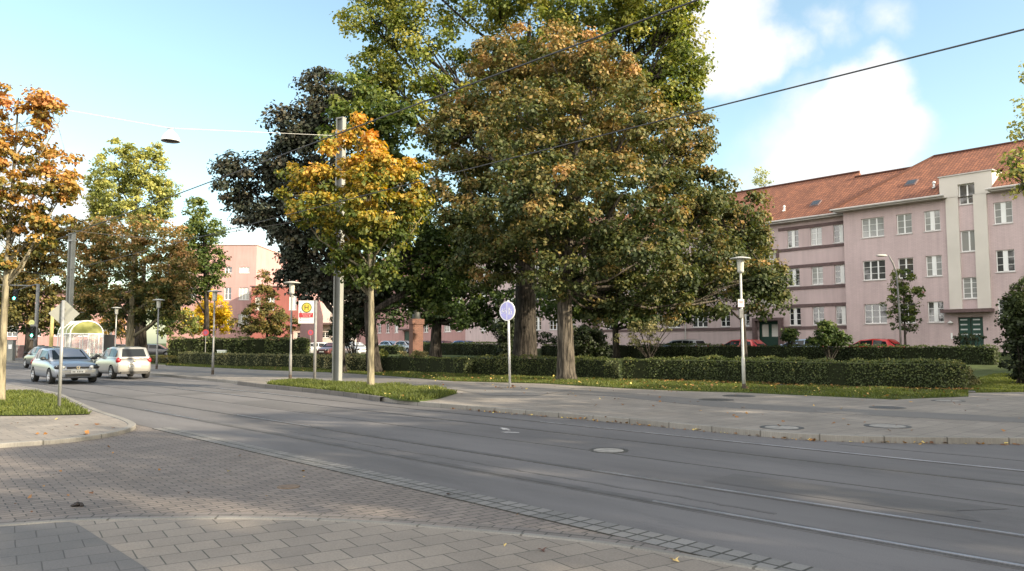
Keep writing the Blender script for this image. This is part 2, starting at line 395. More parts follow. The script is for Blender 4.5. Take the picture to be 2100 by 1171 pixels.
# rails, seams
def drift(s): return 0.42*math.exp(-max(s+4, 0)/7.0)
def tline(t0, s0=-22, s1=120): return [S(s, t0+drift(s)) for s in np.linspace(s0, s1, 70)]
for nm, t0, rs0, rs1 in (('a', 6.80, -22, 5.2), ('b', 7.90, -22, 7.0), ('c', 10.82, -22, -2.0), ('d', 11.97, -22, 12.0)):
    ribbon('rail_bed', tline(t0), 0.15 if nm != 'a' else 0.22, 0.004, 0.0, m_seam2)
    ribbon('rail_groove', tline(t0-0.045, -22, 110), 0.045, 0.008, 0.0, m_seam)
    ribbon('rail', tline(t0+0.01, rs0, rs1), 0.038, 0.012, 0.0, m_rail)
ribbon('rail', tline(6.81, 17.5, 21), 0.02, 0.011, 0.0, m_rail); ribbon('rail', tline(7.91, 14.5, 18), 0.02, 0.011, 0.0, m_rail)
ribbon('rail', tline(11.98, 22, 33), 0.03, 0.011, 0.0, m_rail); ribbon('rail', tline(10.83, 24, 30), 0.03, 0.011, 0.0, m_rail)
def wob(pts, a): return [(p[0]+RNG.normal()*a, p[1]+RNG.normal()*a) for p in pts]
ribbon('road_seam', wob(tline(9.35, -20, 60), 0.012), 0.028, 0.005, 0.0, m_seam)
ribbon('road_seam', wob(tline(7.2, 4, 14), 0.02), 0.05, 0.004, 0.0, m_seam2)
ribbon('road_seam', wob([S(s, 13.2-0.02*s) for s in np.linspace(-14, 6, 20)], 0.02), 0.03, 0.005, 0.0, m_seam)
for (s0, s1, t0, t1) in ((2.5, 5.5, 8.4, 9.2), (17, 22, 9.5, 10.6), (-1, 1.2, 12.2, 13.0), (26, 27.2, 6.0, 12.5)):
    sheet('road_patch', wob([S(s0, t0), S(s0+.3, (t0+t1)/2), S(s0, t1), S(s1, t1), S(s1, t0)], .03), m_patch2, 0.0035)
# pale paint smear on the road
def blotch(name, c, r, m, z, n=26, jag=0.35, ang=0.0, asp=1.0):
    pts = []
    for i in range(n):
        a = 2*pi*i/n; q = r*(1+jag*RNG.uniform(-1, 1)); x, y = q*cos(a), q*asp*sin(a)
        pts.append((c[0]+x*cos(ang)-y*sin(ang), c[1]+x*sin(ang)+y*cos(ang)))
    return sheet(name, pts, m, z)
m_smear = mat('worn white paint', (0.3, 0.29, 0.285), 0.7, 0.55, 9)
blotch('road_marking', G(1036, 880), 0.07, m_smear, 0.006, asp=3.5, ang=radians(15)); blotch('road_marking', G(1047, 887), 0.17, m_smear, 0.005, asp=0.45, ang=radians(-20))
# ---- near footway (foreground)
kf = [G(x, y, 0.03) for x, y in ((-900, 1130), (-300, 1092), (0, 1078), (150, 1068), (320, 1064), (500, 1063), (700, 1068), (900, 1082), (1200, 1110), (1400, 1140), (1600, 1175), (1900, 1240), (2300, 1350))]
kf = smooth_line(kf, 5)
sheet('footway', [(p[0], p[1]) for p in kf]+[(8, -1), (8, -12), (-30, -12), (-30, 3)], m_slab, 0.03, 0.05)
ribbon('kerb', kf, 0.085, 0.042, -0.02, m_kerb, side=0)
inner = [Vector(p) for p in kf]
g2 = []
for i, p in enumerate(inner):
    d = (inner[min(i+1, len(inner)-1)]-inner[max(i-1, 0)]).normalized(); g2.append(tuple(p+Vector((-d.y, d.x))*0.21))
ribbon('gutter', g2[2:45], 0.33, 0.004, -0.01, m_sett2)
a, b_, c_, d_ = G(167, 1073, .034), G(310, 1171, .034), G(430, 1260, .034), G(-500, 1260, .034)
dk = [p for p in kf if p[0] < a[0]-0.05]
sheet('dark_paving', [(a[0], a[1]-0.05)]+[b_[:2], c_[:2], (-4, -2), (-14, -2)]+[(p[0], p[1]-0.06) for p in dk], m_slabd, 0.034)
# ---- left corner footway + its grass
zc = 0.06
kl = [(-400, 945), (-150, 925), (0, 910), (110, 902), (190, 893), (240, 884), (265, 876), (270, 869), (255, 861), (235, 854), (200, 843), (160, 826), (123, 809), (90, 801), (60, 795), (0, 787), (-150, 773)]
kl = smooth_line([G(x, y, zc) for x, y in kl], 5)
kl2 = kl+[S(60, 5.0)[:2], S(120, 5.0)[:2]]
sheet('pavement', kl2+[S(120, -14)[:2], S(40, -22)[:2], (-40, 8)], m_plaza, zc, 0.14)
ribbon('kerb', kl+[S(60, 5.0)[:2], S(118, 5.0)[:2]], 0.15, zc+0.012, -0.02, m_kerb, side=0)
grassL = [G(x, y, .11) for x, y in ((-260, 853), (0, 849), (100, 848), (186, 846), (160, 833), (118, 813), (80, 803), (30, 802), (-250, 802))]
sheet('grass_verge', grassL, m_lawn, 0.078)
# ---- far footway / square
kr = [S(120, 14.7), S(80, 14.6), S(60, 14.5)]+[G(x, y, .10) for x, y in ((300, 764), (400, 773), (495, 782))]
kr1 = [G(x, y, .13) for x, y in ((495, 782), (560, 789), (680, 800), (749, 808), (790, 814))]
kr2 = [G(x, y, .06) for x, y in ((790, 818), (860, 826), (1000, 838), (1200, 854), (1400, 872), (1540, 885), (1660, 894), (1800, 899), (1950, 901), (2100, 902), (2300, 903), (2700, 903))]
kr = [p[:2] for p in kr]; k1 = smooth_line(kr1, 4); k2 = smooth_line(kr2, 5)
far_edge = [G(x, y, .1) for x, y in ((2700, 790), (2300, 795), (2100, 804), (1986, 806), (1829, 812), (1700, 806), (1529, 800), (1273, 793), (1120, 784), (931, 779), (814, 770), (700, 763), (560, 758), (430, 752), (340, 748))]
sheet('square', kr+k1[1:]+k2+[p[:2] for p in far_edge]+[S(75, 19.0)[:2], S(120, 19.2)[:2]], m_plaza, 0.10, 0.16)
ribbon('kerb', kr, 0.14, 0.115, -0.02, m_kerb, side=-1)
ribbon('kerb', k1, 0.16, 0.135, -0.02, m_kerbd, side=-1)
ribbon('kerb', k2, 0.13, 0.112, -0.02, m_kerb, side=-1)
# cycle track of darker asphalt through the square
trk = [(300, 758), (480, 766), (640, 773), (800, 786), (950, 793), (1120, 800), (1300, 812), (1500, 831), (1700, 842), (1900, 852), (2100, 861), (2500, 876)]
trk = smooth_line([G(x, y, .1) for x, y in trk], 5)
ribbon('cycle_path', trk, 1.5, 0.106, 0.1, m_patch)
sheet('path', [G(x, y, .1)[:2] for x, y in ((620, 775), (760, 768), (930, 783), (1120, 790), (1180, 797), (1100, 812), (1000, 812), (940, 800), (800, 789), (690, 783))], m_path, 0.109)
# ---- verge grass strip between the square and the hedge
vU = [(340, 746), (440, 750), (640, 756), (780, 761), (955, 768), (1120, 773), (1273, 779), (1375, 780), (1530, 785), (1600, 790), (1800, 796), (1986, 802)]
vL = [(1986, 812), (1829, 818), (1700, 812), (1521, 804), (1400, 801), (1273, 795), (1120, 786), (931, 781), (814, 772), (700, 764), (560, 759), (430, 753), (340, 749)]
vpoly = [G(x, y, .12) for x, y in vU]+[G(x, y, .12) for x, y in vL]
sheet('grass_verge', vpoly, m_lawn, 0.122, 0.03)
ribbon('path', smooth_line([G(x, y, .12) for x, y in ((1560, 787), (1700, 793), (1850, 799), (2000, 803))], 4), 0.45, 0.128, 0.1, m_path)
# lawn patch right of the hedge
lawnR = [G(x, y, .11) for x, y in ((1988, 803), (2100, 803), (2400, 803), (2400, 785), (2100, 785), (1990, 788))]
# ---- grass island with the tall pole
isl = [(548, 788), (600, 793), (680, 801), (745, 808), (785, 813), (820, 819), (860, 822), (900, 816), (938, 805), (900, 799), (800, 791), (700, 786), (600, 783), (556, 784)]
ipoly = [G(x, y, .13) for x, y in isl]
sheet('grass_island', ipoly, m_lawn, 0.135, 0.04)
# ---- manholes
m_mh = mat('cast iron', (0.06, 0.058, 0.055), 0.6, 0.3, 8, bump=0.4, bscale=25, metal=0.3)
m_mhc = mat('manhole concrete', (0.21, 0.20, 0.185), 0.85, 0.3, 6, bump=0.4, bscale=20)
def manhole(px, py, z, r, pale, label):
    g = G(px, py, z); root = thing('manhole_cover', label, 'manhole cover', g, 0, 'manhole covers')
    MB().lathe([(r*0.78, 0.006), (r, 0.008), (r*1.02, -0.02)], g, 28).build('frame', m_mh, root)
    MB().lathe([(0.0, 0.009), (r*0.74, 0.009), (r*0.78, 0.004)], g, 28).build('cover', m_mhc if pale else m_mh, root)
manhole(1248, 924, 0.0, .31, True, 'pale concrete manhole cover in the middle of the asphalt road')
manhole(1603, 877, .1, .40, True, 'pale manhole cover on the slabs right beside the far kerb')
manhole(1820, 874, .1, .42, True, 'pale manhole cover on the slabs nearest the right side of the far footway')
manhole(1820, 836, .1, .42, False, 'dark iron manhole cover beyond the cycle track, below the hedge')
manhole(1945, 822, .1, .42, True, 'grey concrete manhole cover just below the end of the grass verge')
manhole(1468, 820, .1, .48, False, 'dark iron manhole cover left of the street lamp foot, nearer the road')
manhole(1515, 812, .1, .48, False, 'dark iron manhole cover close to the foot of the street lamp')
g = G(592, 998, 0); r_ = thing('valve_cap', 'small oval rusty valve cap in the block paving', 'valve cap', g)
MB().lathe([(0, .006), (.13, .006), (.135, -.01)], g, 20).build('cap', mat('rusty iron', (.12, .085, .06), .8, .3, 20), r_)
g = G(163, 1037, 0); o = MB()
for i in range(9):
    a = RNG.uniform(0, 6.28); q = RNG.uniform(0.0, .055); o.ell((g[0]+q*cos(a), g[1]+q*sin(a), RNG.uniform(.008, .03)), (RNG.uniform(.02, .035), RNG.uniform(.02, .03), RNG.uniform(.008, .02)), 8, 5)
o = o.build('dropped_clump', mat('wet dark leaves', (.018, .012, .01), .6, .4, 30), smooth=True); tag(o, 'small dark wet clump of leaves lying on the block paving', 'leaf clump')
# ================================================================ BUILDINGS
def wallmat(name, col, rows=0.085, str_=0.25, var=0.07):
    m, nt, b = newmat(name); b.inputs['Roughness'].default_value = 0.9
    tc = N(nt, 'ShaderNodeTexCoord'); n1 = N(nt, 'ShaderNodeTexNoise'); n1.inputs['Scale'].default_value = 0.5; n1.inputs['Detail'].default_value = 8
    nt.links.new(tc.outputs['Object'], n1.inputs[0]); r = ramp(nt, [(0.3, tuple(c*(1-var) for c in col)), (0.7, tuple(c*(1+var) for c in col))]); nt.links.new(n1.outputs[0], r.inputs[0])
    br = N(nt, 'ShaderNodeTexBrick'); br.inputs['Scale'].default_value = 1; br.inputs['Brick Width'].default_value = 0.26; br.inputs['Row Height'].default_value = rows
    br.inputs['Mortar Size'].default_value = 0.008; br.inputs['Color1'].default_value = (1, 1, 1, 1); br.inputs['Color2'].default_value = (.93, .93, .93, 1); br.inputs['Mortar'].default_value = (.78, .77, .77, 1)
    mp = N(nt, 'ShaderNodeMapping'); nt.links.new(tc.outputs['UV'], br.inputs['Vector'])
    mx = N(nt, 'ShaderNodeMix', data_type='RGBA', blend_type='MULTIPLY'); mx.inputs[0].default_value = str_ if str_ <= 1 else 1
    nt.links.new(r.outputs[0], mx.inputs[6]); nt.links.new(br.outputs['Color'], mx.inputs[7])
    # rain streaks
    mp2 = N(nt, 'ShaderNodeMapping'); mp2.inputs['Scale'].default_value = (3.5, 3.5, 0.25); nt.links.new(tc.outputs['Object'], mp2.inputs[0])
    n2 = N(nt, 'ShaderNodeTexNoise'); n2.inputs['Scale'].default_value = 1; n2.inputs['Detail'].default_value = 5; nt.links.new(mp2.outputs[0], n2.inputs[0])
    r2 = ramp(nt, [(0.35, (.9, .9, .9)), (0.6, (1, 1, 1))]); nt.links.new(n2.outputs[0], r2.inputs[0])
    mx2 = N(nt, 'ShaderNodeMix', data_type='RGBA', blend_type='MULTIPLY'); mx2.inputs[0].default_value = 1
    nt.links.new(mx.outputs[2], mx2.inputs[6]); nt.links.new(r2.outputs[0], mx2.inputs[7]); nt.links.new(mx2.outputs[2], b.inputs['Base Color'])
    bp = N(nt, 'ShaderNodeBump'); bp.inputs['Strength'].default_value = 0.35; bp.inputs['Distance'].default_value = 0.01
    nt.links.new(br.outputs['Color'], bp.inputs['Height']); nt.links.new(bp.outputs[0], b.inputs['Normal'])
    MATS[name] = m; return m
m_pink = wallmat('pink painted brick', (0.555, 0.435, 0.43), str_=0.9)
m_pinkL = wallmat('pink render', (0.56, 0.44, 0.435), str_=0.35)
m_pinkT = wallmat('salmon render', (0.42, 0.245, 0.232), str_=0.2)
m_redW = wallmat('dark red render', (0.27, 0.09, 0.075), str_=0.3)
m_palew = wallmat('pale render', (0.55, 0.48, 0.45), str_=0.2)
m_cream = mat('cream render', (0.60, 0.555, 0.50), 0.9, 0.05, 0.8)
m_brown = mat('brown brick band', (0.125, 0.082, 0.080), 0.85, 0.2, 5, bump=0.3)
m_white = mat('white window paint', (0.78, 0.78, 0.76), 0.45, 0.03, 3)
m_sill = mat('window sill', (0.55, 0.52, 0.50), 0.6, 0.08, 3)
m_gut = mat('zinc gutter', (0.48, 0.45, 0.42), 0.5, 0.1, 3, metal=0.0)
m_dgreen = mat('dark green door paint', (0.012, 0.05, 0.036), 0.4, 0.1, 5)
m_panes = [glassmat('window glass dark', (.02, .022, .026)), glassmat('window glass grey', (.06, .062, .062)), glassmat('window with net curtain', (.28, .285, .275), .08), glassmat('window with pale blind', (.44, .42, .38), .12)]
def tilemat(name, c1, c2):
    m = brickmat(name, c1, c2, (c2[0]*.35, c2[1]*.3, c2[2]*.3), 0.24, 0.36, 0.03, coord='UV', stain=0.35, offset=0.0, bump=1.0, sm_=0.6)
    return m
m_tile = tilemat('orange roof tiles', (0.33, 0.128, 0.066), (0.22, 0.085, 0.048))
def frameF(O, ang, flip=1):
    """facade frame: u along wall, v out of the wall"""
    d = (-sin(ang), cos(ang)); n = (-cos(ang)*flip, -sin(ang)*flip)
    return lambda k, off, z: (O[0]+d[0]*k+n[0]*off, O[1]+d[1]*k+n[1]*off, z)
def fbox(b, Fm, k0, k1, o0, o1, z0, z1, mi=0):
    vs = [Fm(k, o, z) for k in (k0, k1) for o in (o0, o1) for z in (z0, z1)]
    b.add(vs, [(0, 1, 3, 2), (4, 6, 7, 5), (0, 4, 5, 1), (2, 3, 7, 6), (0, 2, 6, 4), (1, 5, 7, 3)], mi); return b
def fwall(name, Fm, k0, k1, z0, z1, openings, m, parent, off=0.0, reveal=0.16, zfun=None):
    ks = sorted(set([k0, k1]+[q for o in openings for q in o[:2] if k0 < q < k1])); zs = sorted(set([z0, z1]+[q for o in openings for q in o[2:4] if z0 < q < z1]))
    b = MB(); uvs = []
    for i in range(len(ks)-1):
        for j in range(len(zs)-1):
            kc, zc_ = (ks[i]+ks[i+1])/2, (zs[j]+zs[j+1])/2
            if any(o[0] < kc < o[1] and o[2] < zc_ < o[3] for o in openings): continue
            b.add([Fm(ks[i], off, zs[j]), Fm(ks[i+1], off, zs[j]), Fm(ks[i+1], off, zs[j+1]), Fm(ks[i], off, zs[j+1])], [(0, 1, 2, 3)])
            uvs += [(ks[i], zs[j]), (ks[i+1], zs[j]), (ks[i+1], zs[j+1]), (ks[i], zs[j+1])]
    for o in openings:
        a0, a1, y0, y1 = o[:4]; r = off-reveal
        for q in (((a0, y0), (a1, y0)), ((a1, y0), (a1, y1)), ((a1, y1), (a0, y1)), ((a0, y1), (a0, y0))):
            (ka, za), (kb, zb) = q
            b.add([Fm(ka, off, za), Fm(kb, off, zb), Fm(kb, r, zb), Fm(ka, r, za)], [(0, 1, 2, 3)]); uvs += [(ka, za), (kb, zb), (kb+.15, zb), (ka+.15, za)]
    ob = MB.build(b, name, m, parent)
    uvl = ob.data.uv_layers.new(name='UVMap')
    for lp in ob.data.loops: uvl.data[lp.index].uv = uvs[lp.vertex_index]
    return ob
def fwindow(Fm, k0, k1, z0, z1, kind, parent, off=0.0, pane=None, tilt=False, sill=True, hbars=2):
    """window set back in its opening: frame with mullions; pane and sill are its pieces"""
    b = MB(); r = off-0.10; t = 0.055
    for a0, a1, y0, y1 in ((k0, k0+t, z0, z1), (k1-t, k1, z0, z1), (k0+t, k1-t, z0, z0+t), (k0+t, k1-t, z1-t, z1)): fbox(b, Fm, a0, a1, r-0.05, r, y0, y1)
    w = k1-k0; divs = {'3': [1/3, 2/3], '2': [0.5], 'n': [], '1': []}[kind]
    if kind == 'n': fbox(b, Fm, k0+w*.37, k0+w*.63, r-0.04, r+0.03, z0+t, z1-t)
    for f in divs: fbox(b, Fm, k0+w*f-.045, k0+w*f+.045, r-0.045, r+0.008, z0+t, z1-t)
    for i in range(1, hbars+1):
        zz = z0+(z1-z0)*i/(hbars+1); fbox(b, Fm, k0+t, k1-t, r-0.043, r-0.012, zz-.014, zz+.014)
    f = b.build('window', m_white, parent)
    pm = pane if pane is not None else m_panes[int(RNG.choice([0, 0, 1, 1, 2, 2, 3]))]
    b = MB()
    for i in range(len(divs)+1):
        e = [0]+divs+[1]; fbox(b, Fm, k0+w*e[i]+.02, k0+w*e[i+1]-.02, r-0.05+.0, r-0.03+RNG.uniform(-.004, .004), z0+.03, z1-.03)
    b.build('pane', pm, f)
    if sill: fbox(MB(), Fm, k0-.05, k1+.05, off-.1, off+.05, z0-.06, z0-.002).build('sill', m_sill, f)
    return f
def roofpoly(name, pts, udir, m, parent, thick=0.12):
    """one roof slope with tile uv"""
    V = [Vector(p) for p in pts]; n = (V[1]-V[0]).cross(V[2]-V[0]).normalized()
    if n.z < 0: n = -n; 
    u = Vector(udir).normalized(); v = n.cross(u).normalized()
    if v.z < 0: v = -v
    b = MB(); k = len(V); lo = [p-n*thick for p in V]
    b.add(V+lo, [tuple(range(k)), tuple(range(k, 2*k))[::-1]]+[(i, (i+1) % k, (i+1) % k+k, i+k) for i in range(k)])
    o = b.build(name, m, parent); uvl = o.data.uv_layers.new(name='UVMap')
    for lp in o.data.loops:
        p = (V+lo)[lp.vertex_index]-V[0]; uvl.data[lp.index].uv = (p.dot(u), p.dot(v))
    return o
UD = (FD[0], FD[1], 0)
# ---------------- house with the green door (right)
R = thing('apartment_house', 'pink brick apartment house with orange roof, cream stair bay and green front door', 'apartment house', F(-8, -6, 1.0))
rows = [(3.08, 4.48), (6.21, 7.61), (9.31, 10.70)]
cols = [(-1.0, .62, '3'), (-2.93, -1.89, '2'), (-4.78, -3.75, 'n'), (-9.1, -8.04, 'n'), (-11.0, -10.0, '2'), (-13.7, -12.1, '3'), (-16.5, -15.5, '2'), (-19, -18, 'n')]
K0, K1 = -21.0, 1.96
ops = []
for (a, b_, kd) in cols:
    for (y0, y1) in rows: ops.append((a, b_, y0, y1, kd))
stair = [(-7.02, -6.0, 4.6, 5.99), (-7.02, -6.0, 7.7, 9.09), (-7.02, -6.0, 10.85, 12.2)]
door = (-7.13, -5.63, 1.1, 3.40)
fwall('wall', F, K0, K1, 0.6, 11.38, [o[:4] for o in ops]+stair[:2]+[(-7.02, -6.0, 10.85, 11.38)]+[door], m_pink, R)
for o in ops:
    pn = None
    if o[2] > 9: pn = m_panes[2] if o[0] < -3.2 else m_panes[int(RNG.choice([1, 2, 2]))]
    elif o[2] > 5: pn = m_panes[int(RNG.choice([1, 2]))]
    else: pn = m_panes[int(RNG.choice([0, 0, 1]))]
    fwindow(F, *o[:4], o[4], R, pane=pn)
for i, q in enumerate(stair): fwindow(F, *q, '2', R, pane=m_panes[[2, 2, 1][i]], hbars=3 if i == 0 else 0)
# side wall of the projection and back
fwall('wall', frameF(F(1.96, 0, 0), FA-pi/2), 0.0, 12, 0.6, 11.38, [], m_pink, R)
fwall('wall', frameF(F(K0, 0, 0), FA-pi/2), 0.0, 12, 0.6, 11.38, [], m_pink, R)
fwall('wall', F, K0, 1.96, 0.6, 11.38, [], m_pink, R, off=-12)
# cream pilasters and parapet of the stair bay
b = MB(); fbox(b, F, -5.98, -5.21, .003, .13, 3.93, 11.42); fbox(b, F, -7.69, -6.90, .003, .13, 3.93, 11.42)
fbox(b, F, -8.02, -4.86, .003, .12, 11.42, 10.86+.56+.0001) if False else None
b.build('pilaster', m_cream, R)
pw = fwall('parapet', F, -8.08, -4.86, 11.36, 12.83, [(-7.02, -6.0, 11.36, 12.2)], m_cream, R, off=.13, reveal=.28)
b = MB(); fbox(b, F, -4.88, -4.862, -2.6, .125, 11.3, 12.83); fbox(b, F, -8.08, -8.062, -2.6, .125, 11.3, 12.83); fbox(b, F, -8.06, -4.88, -2.6, .11, 12.6, 12.8)
b.build('parapet', m_cream, R)
fbox(MB(), F, -8.14, -4.80, -2.65, .2, 12.83, 12.9).build('coping', m_gut, R)
# entrance
fbox(MB(), F, -7.84, -4.83, .002, .75, 3.68, 3.90).build('canopy', m_brown, R)
b = MB()
for a0, a1 in ((-7.09, -6.40), (-6.36, -5.67)): fbox(b, F, a0, a1, -.14, -.09, 1.1, 3.36)
dr = b.build('door', m_dgreen, R)
b = MB()
for a0 in (-6.93, -6.17):
    for i in range(4): fbox(b, F, a0, a0+.42, -.088, -.082, 3.17-i*.32, 3.17-i*.32+.085)
b.build('pane', mat('door glass strip', (.5, .53, .52), .2, .1, 5), dr)
MB().tube([F(-6.36, -.03, 2.0), F(-6.36, -.03, 2.3)], .02, 8).build('handle', mat('steel', (.6, .6, .6), .3, .05, 5, metal=.8), dr)
b = MB(); p = F(-5.22, .16, 3.02); b.lathe([(.0, .16), (.05, .14), (.19, .0), (.15, -.03), (0, -.04)], p, 18); fbox(b, F, -5.26, -5.18, 0, .16, 3.06, 3.14)
b.build('wall_lamp', m_white, R, smooth=True)
fbox(MB(), F, -5.28, -5.18, .002, .06, 1.95, 2.35).build('intercom', m_white, R)
fbox(MB(), F, -7.42, -7.34, .002, .03, 2.5, 2.68).build('house_sign', m_seam, R)
MB().ell(F(-3.55, .06, 5.15), (.09, .05, .08)).build('vent', mat('brown metal', (.25, .13, .1), .6, .1, 5), R)
# eaves + roof
b = MB(); 
for a0, a1 in ((K0-.4, -7.95), (-5.3, 2.45)): fbox(b, F, a0, a1, -.4, .62, 11.38, 11.47); 
b.build('soffit', m_gut, R)
b = MB()
for a0, a1 in ((K0-.4, -7.85), (-5.35, 2.6)): b.tube([F(a0, .70, 11.53), F(a1, .70, 11.53)], .075, 8)
b.tube([F(2.6, .70, 11.53), F(2.6, -6, 11.53)], .07, 8)
b.build('gutter', m_gut, R)
zr = 15.75; ze = 11.52
zz = lambda o: ze+(zr-ze)*(0.66-o)/6.66
roofpoly('roof', [F(K0-.4, .66, ze), F(-8.1, .66, ze), F(-8.1, -2.2, zz(-2.2)), F(-4.84, -2.2, zz(-2.2)), F(-4.84, .66, ze), F(2.6, .66, ze), F(-2.24, -6, zr), F(K0-.4, -6, zr)], UD, m_tile, R)
roofpoly('roof', [F(2.6, .66, ze), F(2.6, -12.6, ze), F(-2.24, -6, zr)], (FN[0], FN[1], 0), m_tile, R)
roofpoly('roof', [F(K0-.4, -12.6, ze), F(2.6, -12.6, ze), F(-2.24, -6, zr), F(K0-.4, -6, zr)], UD, m_tile, R)
b = MB(); b.tube([F(K0-.4, -6, zr+.02), F(-2.24, -6, zr+.02), F(2.6, .66, ze+.05)], .11, 8); b.build('ridge_tiles', m_tile, R)
def onroof(k, off, zfun): return F(k, off, zfun(off))
def skylight(k, off, zf, par):
    V = [Vector(F(k-.38, off+.32, zf(off+.32)+.08)), Vector(F(k+.38, off+.32, zf(off+.32)+.08)), Vector(F(k+.38, off-.32, zf(off-.32)+.14)), Vector(F(k-.38, off-.32, zf(off-.32)+.14))]
    dz = Vector((0, 0, -.25)); b = MB(); b.add(V+[p+dz for p in V], [(0, 1, 2, 3), (0, 1, 5, 4), (1, 2, 6, 5), (2, 3, 7, 6), (3, 0, 4, 7)]); s = b.build('skylight', m_brown, par)
    c = sum(V, Vector())/4; W = [c+(p-c)*.75+Vector((0, 0, .012)) for p in V]; MB().add(W, [(0, 1, 2, 3)]).build('pane', m_panes[1], s)
skylight(-2.2, -1.9, zz, R)
def roofvent(k, off, zf, par):
    p = F(k, off, zf(off)); b = MB(); b.tube([p, (p[0], p[1], p[2]+.35)], [.09, .07], 8); b.lathe([(0, .5), (.06, .48), (.13, .34), (.0, .33)], p, 10); b.tube([(p[0], p[1], p[2]+.05), (p[0]+FN[0]*.25, p[1]+FN[1]*.25, p[2]+.0)], .05, 6); b.build('roof_vent', m_white, par, smooth=True)
roofvent(-4.25, -.6, zz, R)
# ---------------- long house with brown bands (left of it)
L = thing('apartment_house', 'long pink apartment house with dark brown brick bands between its window rows', 'apartment house', F(15, -7, 1.0))
o = -1.2; KL0, KL1 = 1.965, 28.2
colsL = [(2.2, 3.41, 'n'), (4.33, 5.29, '2'), (6.28, 7.28, 'n'), (10.9, 11.9, 'n'), (12.8, 13.75, '2'), (15.1, 16.72, '3'), (18.04, 19.5, '3'), (21.0, 22.0, '2'), (23.3, 24.3, 'n'), (25.8, 27.2, '3')]
opsL = []
for (a, b2, kd) in colsL:
    for (y0, y1) in rows: opsL.append((a, b2, y0, y1, kd))
st2 = [(8.3, 9.82, 4.75, 6.0), (8.3, 9.82, 7.88, 9.05)]
dL = (8.0, 10.1, 1.1, 3.5)
fwall('wall', F, KL0, KL1, 0.6, 11.38, [q[:4] for q in opsL]+st2+[dL], m_pinkL, L, off=o)
for q in opsL: fwindow(F, *q[:4], q[4], L, off=o, pane=m_panes[int(RNG.choice([0, 1, 1, 2] if q[2] > 5 else [0, 0, 1]))])
for q in st2: fwindow(F, *q, '2', L, off=o, pane=m_panes[3], hbars=0)
fwall('wall', F, KL0, KL1, 0.6, 11.38, [], m_pinkL, L, off=-13.5)
fwall('wall', frameF(F(KL1, o, 0), FA-pi/2), 0.0, 12.3, 0.6, 11.38, [], m_pinkL, L)
b = MB(); segs = [(KL0, 8.02), (10.05, KL1)]
for z0, z1 in ((2.76, 2.99), (4.50, 4.74), (5.90, 6.13), (7.63, 7.86), (9.02, 9.24), (10.72, 10.96)):
    for a0, a1 in segs: fbox(b, F, a0, a1, o+.003, o+.06, z0, z1)
for a0, a1 in ((8.04, 8.26), (9.86, 10.08)): fbox(b, F, a0, a1, o+.003, o+.1, 7.64, 9.3); fbox(b, F, a0, a1, o+.003, o+.1, 4.5, 6.2)
fbox(b, F, 8.26, 9.86, o+.003, o+.1, 9.08, 9.3); fbox(b, F, 8.26, 9.86, o+.003, o+.1, 6.02, 6.2)
b.build('brick_band', m_brown, L)
b = MB(); fbox(b, F, 7.75, 7.99, o+.062, o+.5, 1.1, 3.72); fbox(b, F, 10.11, 10.35, o+.062, o+.5, 1.1, 3.72); fbox(b, F, 7.99, 10.11, o+.062, o+.5, 3.5, 3.72)
b.build('porch', m_brown, L)
b = MB(); fbox(b, F, 8.05, 10.05, o-.15, o-.1, 1.1, 3.45); d2 = b.build('door', m_dgreen, L)
b = MB(); fbox(b, F, 8.3, 8.9, o-.098, o-.09, 2.2, 3.2); fbox(b, F, 9.2, 9.8, o-.098, o-.09, 2.2, 3.2); b.build('pane', m_panes[3], d2)
MB().tube([F(17.4, o+.12, 1.1), F(17.4, o+.12, 11.4)], .06, 8).build('drainpipe', m_gut, L)
fbox(MB(), F, KL0, KL1+.3, o-.3, o+.55, 11.30, 11.40).build('soffit', m_gut, L)
MB().tube([F(2.0, o+.62, 11.47), F(KL1+.3, o+.62, 11.47)], .075, 8).build('gutter', m_gut, L)
zl = lambda q: 11.45+(15.7-11.45)*((o+.6)-q)/6.2
roofpoly('roof', [F(3.9, o+.6, 11.45), F(KL1+.4, o+.6, 11.45), F(KL1+.4, o-5.6, 15.7), F(3.9, o-5.6, 15.7)], UD, m_tile, L)
roofpoly('roof', [F(-3.4, o+.6, 11.45), F(3.9, o+.6, 11.45), F(3.9, o-4.8, zl(o-4.8)), F(-3.4, o-4.8, zl(o-4.8))], UD, m_tile, L)
roofpoly('roof', [F(3.9, o-12.8, 11.45), F(KL1+.4, o-12.8, 11.45), F(KL1+.4, o-5.6, 15.7), F(3.9, o-5.6, 15.7)], UD, m_tile, L)
roofpoly('roof', [F(-3.4, o-12.8, 11.45), F(3.9, o-12.8, 11.45), F(3.9, o-4.8, zl(o-4.8)), F(-3.4, o-4.8, zl(o-4.8))], UD, m_tile, L)
b = MB(); b.tube([F(3.9, o-5.6, 15.74), F(KL1, o-5.6, 15.74)], .11, 8); b.tube([F(-3.4, o-4.8, 15.19), F(3.9, o-4.8, 15.19)], .1, 8); b.build('ridge_tiles', m_tile, L)
roofpoly('roof', [F(3.88, o-5.0, 14.9), F(3.88, o-6.4, 14.9), F(3.88, o-5.6, 15.7)], (0, 0, 1), m_tile, L)
skylight(5.5, -2.55, zl, L); roofvent(8.0, -2.1, zl, L)
